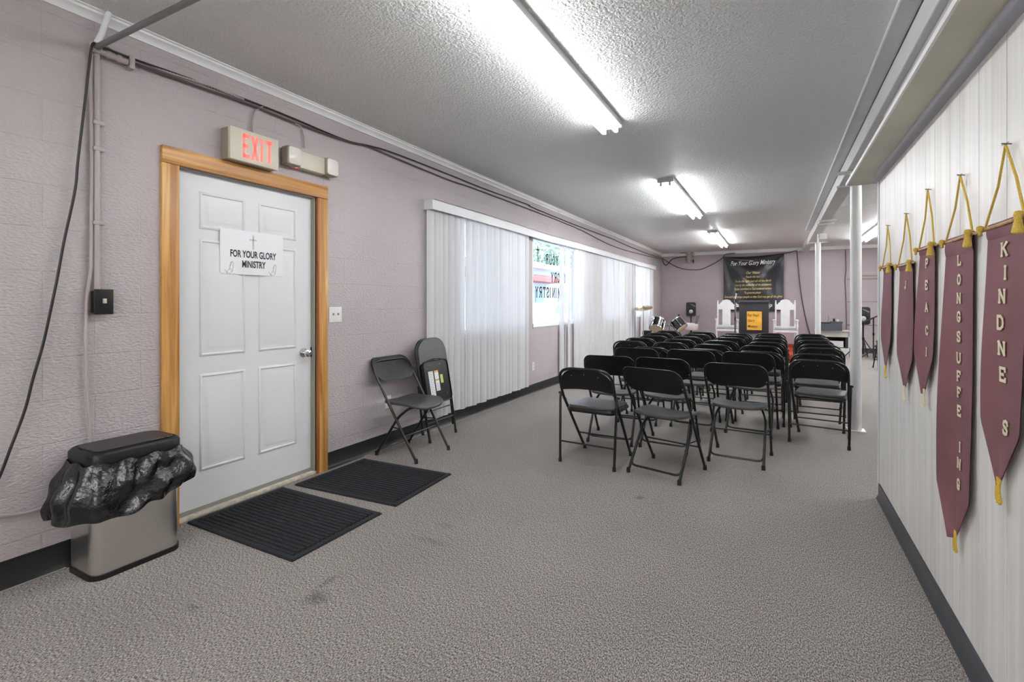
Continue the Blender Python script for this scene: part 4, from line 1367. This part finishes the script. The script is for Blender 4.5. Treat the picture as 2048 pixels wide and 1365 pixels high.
# banner on the back wall
bn = thing('wall_banner', 'black ministry banner with white and gold script hanging on the back wall', 'banner', (-.56, YB - .02, 2.58))
BW, BH = 1.50, 1.53
def cloth(a, b, off=0.0):
    """a -1..1 across, b 0..1 down"""
    sag = .05 * (1 - a * a) * (1 - b) * (.5 if b > .05 else 1)
    x = a * BW / 2 * (1 - .012 * math.sin(b * PI))
    # swags between the pinned corners
    r1 = math.hypot((a + 1) * .75, b * 1.5); r2 = math.hypot((1 - a) * .75, b * 1.5)
    f1 = math.atan2(b * 1.5, (a + 1) * .75 + 1e-4); f2 = math.atan2(b * 1.5, (1 - a) * .75 + 1e-4)
    y = -.055 - .060 * (math.sin(f1 * 9) * min(1, r1) * math.exp(-r1 * .8) + math.sin(f2 * 8 + .5) * min(1, r2) * math.exp(-r2 * .8)) 
    z = -b * BH - .035 * (1 - a * a) * math.exp(-b * 3) + .02 * a * (1 - b)
    return Vector((x, min(y, -.002) - off, z))
g = MB(); g.grid(lambda i, j: cloth(i * 2 - 1, j), 61, 61); g.grid(lambda i, j: cloth(i * 2 - 1, j, -.0015), 61, 61)
g.build('cloth', M['nylon'], bn)
LINES = [('For Your Glory Ministry', .155, .17, 0, 1.12), ('Our Vision', .37, .10, 1, .34), ('Reach the lost', .46, .09, 1, .36), ('To be the light and salt of the Earth', .555, .085, 1, .90),
         ('Live by the authority of the scriptures', .64, .085, 1, .92), ('To be committed to God centered ministry', .725, .085, 1, .94), ('To promote prayer', .81, .085, 1, .42),
         ('Live and encourage people so that God may get all the glory', .90, .085, 1, 1.44)]
tw, tg = MB(), MB()
for s_, z_, sz, m_, wid in LINES:
    vs, fs = text_geo(s_, sz, shear=.35, bold=.0012 if m_ else .002)
    xs = [a for a, b in vs]; w0 = max(xs) - min(xs); k = wid / w0
    mid = (max(xs) + min(xs)) / 2
    tgt = tg if m_ else tw
    def f(a, b):
        A = ((a - mid) * k) / (BW / 2); B = (z_ * 1.0 * BH / 1.53 - b + .04 * 0) / BH
        return cloth(A, max(0, B), .005)
    # z_ above is metres down from the top edge, stretched to the cloth
    z_ = z_ * 1.27
    tgt.add([f(a, b) for a, b in vs], fs)
for s_, ax_ in (('Pas', -.40), ('ip', .42)):
    vs, fs = text_geo(s_, .15, shear=.3, bold=.003, align='CENTER')
    t2w = MB().add([cloth((a * .85 + ax_) / (BW / 2), (1.375 - b) / BH, .005) for a, b in vs], fs)
    t2w.build('footer_lettering', M['white_print'], bn)
tw.build('title_lettering', M['white_print'], bn)
tg.build('gold_lettering', M['gold_print'], bn)

# microphone stand
ms = thing('microphone_stand', 'black microphone stand left of the lectern', 'microphone stand', (-.80, 12.03, PZ))
q = MB(); q.tube([(0, 0, .05), (0, 0, 1.12)], .012, 10); q.tube([(0, 0, .7), (0, 0, .78)], .016, 10); q.build('pole', M['black_met'], ms)
MB().tube([(0, 0, 1.12), (.01, -.02, 1.18)], .016, 10).build('clip', M['black_pl'], ms)
MB().tube([(-.005, 0, 1.12), (.03, -.03, 1.31)], .014, 10).build('microphone_body', M['mic'], ms)
MB().lathe([(.001, 0), (.02, .005), (.026, .03), (.02, .05), (.001, .058)], (.03, -.03, 1.305), (.2, -.15, 1), 12).build('microphone_head', M['black_pl'], ms)
for k in range(3):
    a = 2 * PI * k / 3 + .3
    MB().tube([(0, 0, .10), (math.cos(a) * .26, math.sin(a) * .26, .01)], .009, 8).build('leg', M['black_met'], ms)


# speakers on stands
def pa_speaker(x, y, z, rz, label, lab2):
    st = thing('speaker_stand', lab2, 'speaker stand', (x, y, 0), 0, 'tripod speaker stands')
    MB().tube([(0, 0, .10), (0, 0, z - .2255)], .017, 10).build('pole', M['black_met'], st)
    MB().lathe([(.028, 0), (.028, .06)], (0, 0, .42), (0, 0, 1), 12).build('collar', M['black_pl'], st)
    for k in range(3):
        a = 2 * PI * k / 3 + 1.2
        MB().tube([(math.cos(a) * .02, math.sin(a) * .02, .44), (math.cos(a) * .38, math.sin(a) * .38, .012)], .011, 8).build('leg', M['black_met'], st)
        MB().tube([(0, 0, .16), (math.cos(a) * .2, math.sin(a) * .2, .23)], .007, 6).build('brace', M['black_met'], st)
    sp = thing('loudspeaker', label, 'speaker', (x, y, z), rz, 'black loudspeakers')
    b = MB()
    b.pad([(p, q) for p, q in rrect(.265, .40, .05, 6)], lambda a, c: .11, lambda a, c: -.11, lambda a, c, n: Vector((a * (1 - .9 * max(0, -n - .03)), -n, c)), rings=(.5, .9, .97))
    b.lathe([(.022, 0), (.022, .04)], (0, 0, -.225), (0, 0, 1), 12)
    b.build('cabinet', M['speaker'], sp)
    w = MB(); w.lathe([(.098, .0), (.10, .006), (.088, .008), (.078, .0), (.03, -.004), (.026, .008), (.001, .012)], (0, -.112, -.06), (0, -1, 0), 24)
    w.build('woofer', M['black_pl'], sp)
    for (a, c) in ((-.03, -.03), (.035, -.05), (0, -.09), (.055, -.02)):
        pass
    MB().lathe([(.055, 0), (.035, .008), (.001, .012)], (0, -.114, -.06), (0, -1, 0), 16).build('woofer_cone', M['speaker_cone'], sp)
    MB().prism([(-.01, .14), (.11, .07), (.11, .10), (-.01, .16)], lambda a, c, n: Vector((a, -.113 - n, c)), 0, .004).build('horn_flare', M['greyink'], sp)
    return sp


pa_speaker(-2.12, 14.75, 1.085, R_(8), 'black loudspeaker on a stand in the far left corner, in front of the mauve wall', 'black tripod stand under the far left loudspeaker')
pa_speaker(1.75, 13.72, .975, R_(-5), 'black loudspeaker half hidden behind the nearest white column', 'black tripod stand under the right loudspeaker')

mu_ = thing('music_stand', 'black music stand with a tilted desk beside the right loudspeaker', 'music stand', (1.90, 13.42, 0))
MB().tube([(0, 0, .05), (0, 0, .93)], .013, 10).build('pole', M['black_met'], mu_)
MB().lathe([(.022, 0), (.022, .05)], (0, 0, .55), (0, 0, 1), 10).build('collar', M['black_pl'], mu_)
MB().prism([(-.16, .86), (.06, .99), (.055, 1.0), (-.165, .872)], lambda a, b, t: Vector((a + .04, t, b)), -.10, .10).build('desk', M['black_pl'], mu_)
for k in range(3):
    a = 2 * PI * k / 3 + .4
    MB().tube([(0, 0, .22), (math.cos(a) * .3, math.sin(a) * .3, .01)], .009, 8).build('leg', M['black_met'], mu_)

# cabinet with the mixer on it
cb_ = thing('media_cabinet', 'ivory cabinet with an open dark shelf under the mixer', 'cabinet', (1.20, 13.95, 0))
k_ = MB(); k_.box((-.36, -.02, .585), (.33, .42, .615), 0, .004); k_.build('top_board', M['cab'], cb_)
k_ = MB(); k_.box((-.34, 0, .46), (.31, .02, .585))
for i in range(30):
    k_.box((-.32 + i * .0205, -.006, .485), (-.311 + i * .0205, .0, .57))
k_.build('fluted_front', M['cab'], cb_)
for s in (-.34, .295):
    MB().box((s, 0, .08), (s + .02, .40, .585)).build('side_panel', M['cab'], cb_)
MB().box((-.34, .38, .2), (.31, .395, .585)).build('back_panel', M['dark'], cb_)
MB().box((-.32, .012, .2), (.295, .38, .215)).build('shelf', M['dark'], cb_)
MB().box((.24, .01, .215), (.30, .03, .46)).build('divider', M['dark'], cb_)
k_ = MB(); k_.box((-.34, -.008, .075), (.31, .012, .20))
k_.build('lower_front', M['cab'], cb_)
sl = MB()
for i in range(5): sl.box((.06 + i * .042, -.010, .11), (.064 + i * .042, -.008, .15))
sl.build('slots', M['ink'], cb_)
for (x, y) in ((-.30, .03), (.27, .03), (-.30, .36), (.27, .36)):
    MB().box((x - .03, y - .03, 0), (x + .03, y + .03, .08), 0, .004).build('foot', M['cab'], cb_)
tag(MB().box((.92, 14.05, .2155), (1.41, 14.12, .36)).build('paper_stack', M['paper']), 'white papers on the dark shelf of the ivory cabinet', 'papers')

mx_ = thing('audio_mixer', 'dark box mixer with a row of knobs on the ivory cabinet', 'mixer', (1.13, 13.98, .615))
MB().prism([(-.16, 0), (.14, 0), (.14, .16), (-.13, .16)], lambda a, b, t: Vector((t, a, b)), -.235, .235).build('case', M['mixer'], mx_)
kn = MB()
for r_ in range(3):
    for i in range(12):
        z = .045 + .03 * r_
        kn.box((-.15 + i * .025, -.163 + z * .19, z), (-.145 + i * .025, -.150 + z * .19, z + .008))
kn.build('knob_row', M['rivet'], mx_)
wr_ = thing('wireless_receiver', 'small black wireless receiver with two upright antennas on the mixer', 'receiver', (1.02, 13.98, .775))
MB().box((-.11, -.08, 0), (.11, .08, .03), 0, .004).build('case', M['black_pl'], wr_)
for s in (-1, 1):
    MB().tube([(s * .085 - .01, 0, .03), (s * .085 - (.03 if s < 0 else 0), 0, .19)], .004, 6).build('antenna', M['black_met'], wr_)
pl_ = thing('disc_player', 'flat black player lying on the mixer', 'player', (1.26, 13.98, .775))
MB().prism([(-.11, 0), (.11, 0), (.11, .05), (-.09, .05)], lambda a, b, t: Vector((t, a, b)), -.12, .12).build('case', M['black_pl'], pl_)
MB().lathe([(.012, 0), (.012, .004)], (.0, -.10, .026), (0, -1, 0), 10).build('dial', M['rivet'], pl_)
tag(MB().lathe([(.001, 0), (.022, 0), (.022, .07), (.001, .072)], (1.215, 14.0, .826), seg=14).build('canister', M['black_pl']), 'small dark canister on the disc player', 'canister')
tag(MB().lathe([(.001, 0), (.028, 0), (.028, .05), (.001, .052)], (1.29, 14.0, .826), seg=14).build('cup', M['white_pl']), 'small white cup on the disc player', 'cup')

# ------------------------------------------------------------------ drums
cy = thing('cymbal_stand', 'bronze cymbal on a chrome stand at the end of the blinds', 'cymbal', (-2.715, 11.58, 0))
MB().tube([(0, 0, .3), (0, 0, 1.15)], .010, 10).build('pole', M['chrome'], cy)
MB().lathe([(.001, .022), (.03, .018), (.045, .004), (.12, -.004), (.210, -.012), (.210, -.014), (.12, -.007), (.04, .0)], (0, 0, 1.155), (-.05, -.30, 1), 36).build('cymbal_plate', M['brass'], cy)
MB().lathe([(.012, 0), (.012, .02), (.001, .025)], (0, -.004, 1.175), (0, 0, 1), 10).build('wing_nut', M['black_pl'], cy)
for k in range(3):
    a = 2 * PI * k / 3
    MB().tube([(0, 0, .42), (math.cos(a) * .25, math.sin(a) * .25, .012)], .009, 8).build('leg', M['chrome'], cy)


def drum(name, parent, c, axis, r, L, headm):
    ax = Vector(axis).normalized()
    d = MB(); d.lathe([(r, -L / 2), (r, L / 2)], c, ax, 32)
    sh = d.build(name, M['drumshell'], parent)
    hp = MB()
    for s in (-1, 1):
        hp.lathe([(r - .004, s * L / 2 - .006), (r + .008, s * L / 2 - .008), (r + .008, s * L / 2 + .010), (r - .004, s * L / 2 + .011)], c, ax, 32)
    hp.build('hoop', M['chrome'], sh)
    hd = MB()
    for s in (-1, 1):
        hd.lathe([(.0001, s * (L / 2 + .004)), (r - .004, s * (L / 2 + .002))], c, ax, 32)
    hd.build('drum_head', headm, sh)
    lg = MB()
    u = ax.orthogonal().normalized(); w = ax.cross(u)
    for k in range(6):
        a = 2 * PI * k / 6 + .2
        dirv = u * math.cos(a) + w * math.sin(a)
        lg.tube([Vector(c) + dirv * (r + .010) - ax * L * .5, Vector(c) + dirv * (r + .010) + ax * L * .5], .005, 6)
        for s in (-.28, .28):
            lg.lathe([(.014, -.02), (.014, .02)], Vector(c) + dirv * (r + .006) + ax * L * s, ax, 8)
    lg.build('lug', M['chrome'], sh)
    return sh


fwd = Vector((-SN, CS, 0)); rgt = Vector((CS, SN, 0))
dk = thing('drum_kit', 'black drum kit with two tilted tom drums and cream heads', 'drum kit', (-2.22, 11.9, 0))
bd = drum('bass_drum', dk, (0.02, .10, .262), (-.35, -1, 0), .25, .36, M['drumshell'])
t1 = drum('tom_drum', dk, (-.215, -.16, .765), rgt * .36 + fwd * .50 + Vector((0, 0, .80)), .150, .235, M['drumhead'])
t2 = drum('tom_drum', dk, (.225, .06, .765), -rgt * .50 + fwd * .42 + Vector((0, 0, .72)), .150, .235, M['drumhead'])
mt = MB()
mt.tube([(0, .05, .58), (0, .05, .72), (-.12, -.06, .77)], .012, 8); mt.tube([(.02, .05, .58), (.02, .05, .72), (.12, .06, .77)], .012, 8)
mt.build('tom_mount', M['chrome'], dk)
sn = thing('snare_drum', 'pale drum on a black stand with sticks standing in it, right of the tom drums', 'drum', (-1.90, 13.2, 0))
s_ = MB(); s_.lathe([(.001, 0), (.16, 0), (.165, .01), (.165, .13), (.16, .14), (.001, .14)], (0, 0, .60), (.1, -.1, 1), 24); s_.build('shell', mat('pearl_shell', (.62, .57, .57), .3), sn)
MB().tube([(0, 0, .02), (0, 0, .60)], .012, 8).build('pole', M['black_met'], sn)
for k in range(3):
    a = 2 * PI * k / 3 + .5
    MB().tube([(0, 0, .25), (math.cos(a) * .22, math.sin(a) * .22, .01)], .009, 8).build('leg', M['black_met'], sn)
MB().tube([(.10, 0, .72), (.16, 0, .95)], .006, 6).build('drumstick', M['black_met'], sn)
MB().tube([(.13, .02, .72), (.20, .02, .96)], .006, 6).build('drumstick', M['black_met'], sn)
vm = thing('vocal_microphone_stand', 'thin stand with a small black microphone between the two tom drums', 'microphone stand', (-2.05, 12.45, 0))
MB().tube([(0, 0, 0.02), (0, 0, .95)], .007, 8).build('pole', M['chrome'], vm)
MB().lathe([(.012, 0), (.022, .03), (.02, .06), (.001, .07)], (0, 0, .93), (-.4, -.2, .8), 10).build('microphone_head', M['black_pl'], vm)
MB().lathe([(.001, 0), (.12, 0), (.12, .015), (.001, .02)], (0, 0, 0.0), seg=20).build('base', M['black_met'], vm)
am = thing('instrument_amplifier', 'small black amplifier box behind the chairs at the end of the blinds', 'amplifier', (-2.71, 11.92, 0))
MB().box((-.08, -.12, 0), (.09, .12, .61), 0, .01).build('case', M['black_pl'], am)
MB().lathe([(.06, 0), (.05, .008), (.001, .01)], (.01, -.12, .42), (0, -1, 0), 16).build('speaker_cone', M['dark'], am)

# ------------------------------------------------------------------ things on and along the back wall
ob_ = lambda u, v, off=.02: on_back(u, v, YB - off)
du = thing('ceiling_duct', 'short ribbed metal duct hanging from the ceiling in front of the back wall', 'duct', (-2.21, 15.02, 0))
pr = [(.001, 2.43), (.05, 2.43), (.055, 2.46)]
z = 2.46
while z < 2.72:
    pr += [(.075, z), (.082, z + .012), (.075, z + .024)]; z += .03
MB().lathe(pr + [(.08, 2.73)], (0, 0, 0), (0, 0, 1), 20).build('duct_pipe', M['duct'], du)
for x in (-.30, .16):
    MB().box((x - .02, -.02, 2.62), (x + .02, .02, 2.73), 0, .004).box((x - .045, -.02, 2.70), (x + .045, .02, 2.73), 0, .004).build('bracket', M['crown'], du)
MB().tube([(-.30, 0, 2.715), (.16, 0, 2.715)], .008, 6).build('cross_rod', M['black_met'], du)
tag(MB().tube(smooth_path([ob_(1326, 518), ob_(1345, 530), ob_(1362, 537), ob_(1382, 540), ob_(1402, 539), ob_(1425, 529), ob_(1444, 517), ob_(1452, 509, .05), ob_(1470, 507, .05)]), .011, 8)
    .build('drooping_cable', M['cable_br']), 'dark cable drooping across the back wall towards the banner', 'cable')
tag(MB().tube(smooth_path([ob_(1325, 516), ob_(1326, 524), ob_(1332, 531), ob_(1338, 525), ob_(1346, 518), ob_(1360, 515), ob_(1372, 514, .08)]), .011, 8)
    .build('drooping_cable', M['cable']), 'short looped cable between the far corner and the metal duct', 'cable')
tag(MB().tube(smooth_path([ob_(1567, 508), ob_(1580, 505), ob_(1592, 502), ob_(1594, 506), ob_(1597, 540), ob_(1602, 585), ob_(1610, 630), ob_(1620, 668), ob_(1632, 700)]), .012, 8)
    .build('drooping_cable', M['cable_br']), 'dark cable hanging down the back wall right of the banner', 'cable')
tag(MB().tube(smooth_path([ob_(1691, 500), ob_(1692, 540), ob_(1690, 560), ob_(1692, 600), ob_(1693, 650), ob_(1691, 675)]), .008, 6)
    .build('wall_wire', M['cable_br']), 'thin wire running down the back wall beside the blocked opening', 'wire')
# blocked-up opening at the right of the back wall: flat boards
for i, (z0, z1) in enumerate(((1.96, 2.05), (1.862, 1.875), (1.29, 1.30), (.70, .712))):
    mb = MB(); mb.box((1.60, YB - (.03 if i == 0 else .012), z0), (3.4, YB, z1))
    struct('trim_%d' % (13 + i), mb, M['pipe'] if i == 0 else M['cable_br'])
tag(MB().box((-2.13, YB - .03, 2.42), (-2.10, YB, 2.52), 0, .004).build('wall_bracket', M['black_pl']), 'tiny black bracket on the back wall right of the metal duct', 'bracket')

# ------------------------------------------------------------------ outside the windows
struct('ground', MB().box((-60, -20, -.25), (XL - .2, 120, -.13)), M['ground'])
hs = thing('house', 'white single-storey building across the street with a red awning', 'building', (-18, 42, -.13))
MB().box((-5, -18, 0), (0, 22, 4.3)).build('wall', M['house'], hs)
MB().prism([(-5.6, 4.3), (.6, 4.3), (.6, 4.6), (-2.7, 5.4), (-5.6, 4.6)], lambda a, b, t: Vector((a, t, b)), -18.5, 22.5).build('roof', M['roofm'], hs)
MB().prism([(0, 3.8), (1.2, 3.5), (1.2, 3.15), (0, 3.1)], lambda a, b, t: Vector((a, t, b)), -16, -1.0).build('awning', M['awning'], hs)
for y in (-11, -7.5, -4, 1, 5, 9):
    MB().box((0, y, 1.0), (.06, y + 1.6, 2.5)).build('window', M['winblue'], hs)


def tree(x, y, h, r, label):
    t = thing('tree', label, 'tree', (x, y, -.13), 0, 'trees across the street')
    MB().tube([(0, 0, 0), (.1, 0, h * .45), (0, .1, h * .7)], [.18, .13, .08], 8).build('trunk', M['bark'], t)
    f = MB()
    rn = random.Random(int(x * 13 + y))
    for k in range(900):
        while True:
            p = Vector((rn.uniform(-1, 1), rn.uniform(-1, 1), rn.uniform(-1, 1)))
            if .3 < p.length < 1: break
        c = Vector((p.x * r, p.y * r, h * .68 + p.z * r * .8))
        a = Vector((rn.uniform(-1, 1), rn.uniform(-1, 1), rn.uniform(-1, 1))).normalized() * .26
        b = a.orthogonal().normalized() * .2
        f.add([c - a, c + b, c + a, c - b], [(0, 1, 2, 3)])
    f.build('foliage', M['leaf'], t)


tree(-28, 50, 10.5, 4.0, 'leafy green tree above the white building, seen through the window')
tree(-28, 62, 11.5, 4.5, 'leafy tree behind the white building, right side of the window gap')
tree(-29, 74, 11.5, 4.5, 'leafy tree farther along the street behind the blinds')


def car(x, y, rz, label):
    t = thing('car', label, 'car', (x, y, -.13), rz)
    b = MB()
    prof = [(-2.1, .3), (-2.15, .75), (-1.4, .92), (-.9, 1.4), (.7, 1.42), (1.35, .98), (2.1, .85), (2.15, .3)]
    b.prism(prof, lambda a, c, t_: Vector((t_, a, c)), -.85, .85)
    b.build('body', M['car'], t)
    for s in (-.86, .86):
        MB().prism([(-1.15, .95), (-.8, 1.33), (.62, 1.35), (1.05, 1.0)], lambda a, c, t_: Vector((t_, a, c)), s - .01, s + .01).build('side_window', M['winblue'], t)
        for yy in (-1.3, 1.3):
            MB().lathe([(.001, 0), (.32, 0), (.32, .2), (.001, .2)], (s * .8 - .1, yy, .32), (1, 0, 0), 20).build('wheel', M['tyre'], t)


car(-8.6, 19.3, 0, 'pale blue car parked outside the gap in the blinds')
car(-8.8, 26.0, 0, 'pale car parked farther along the street')
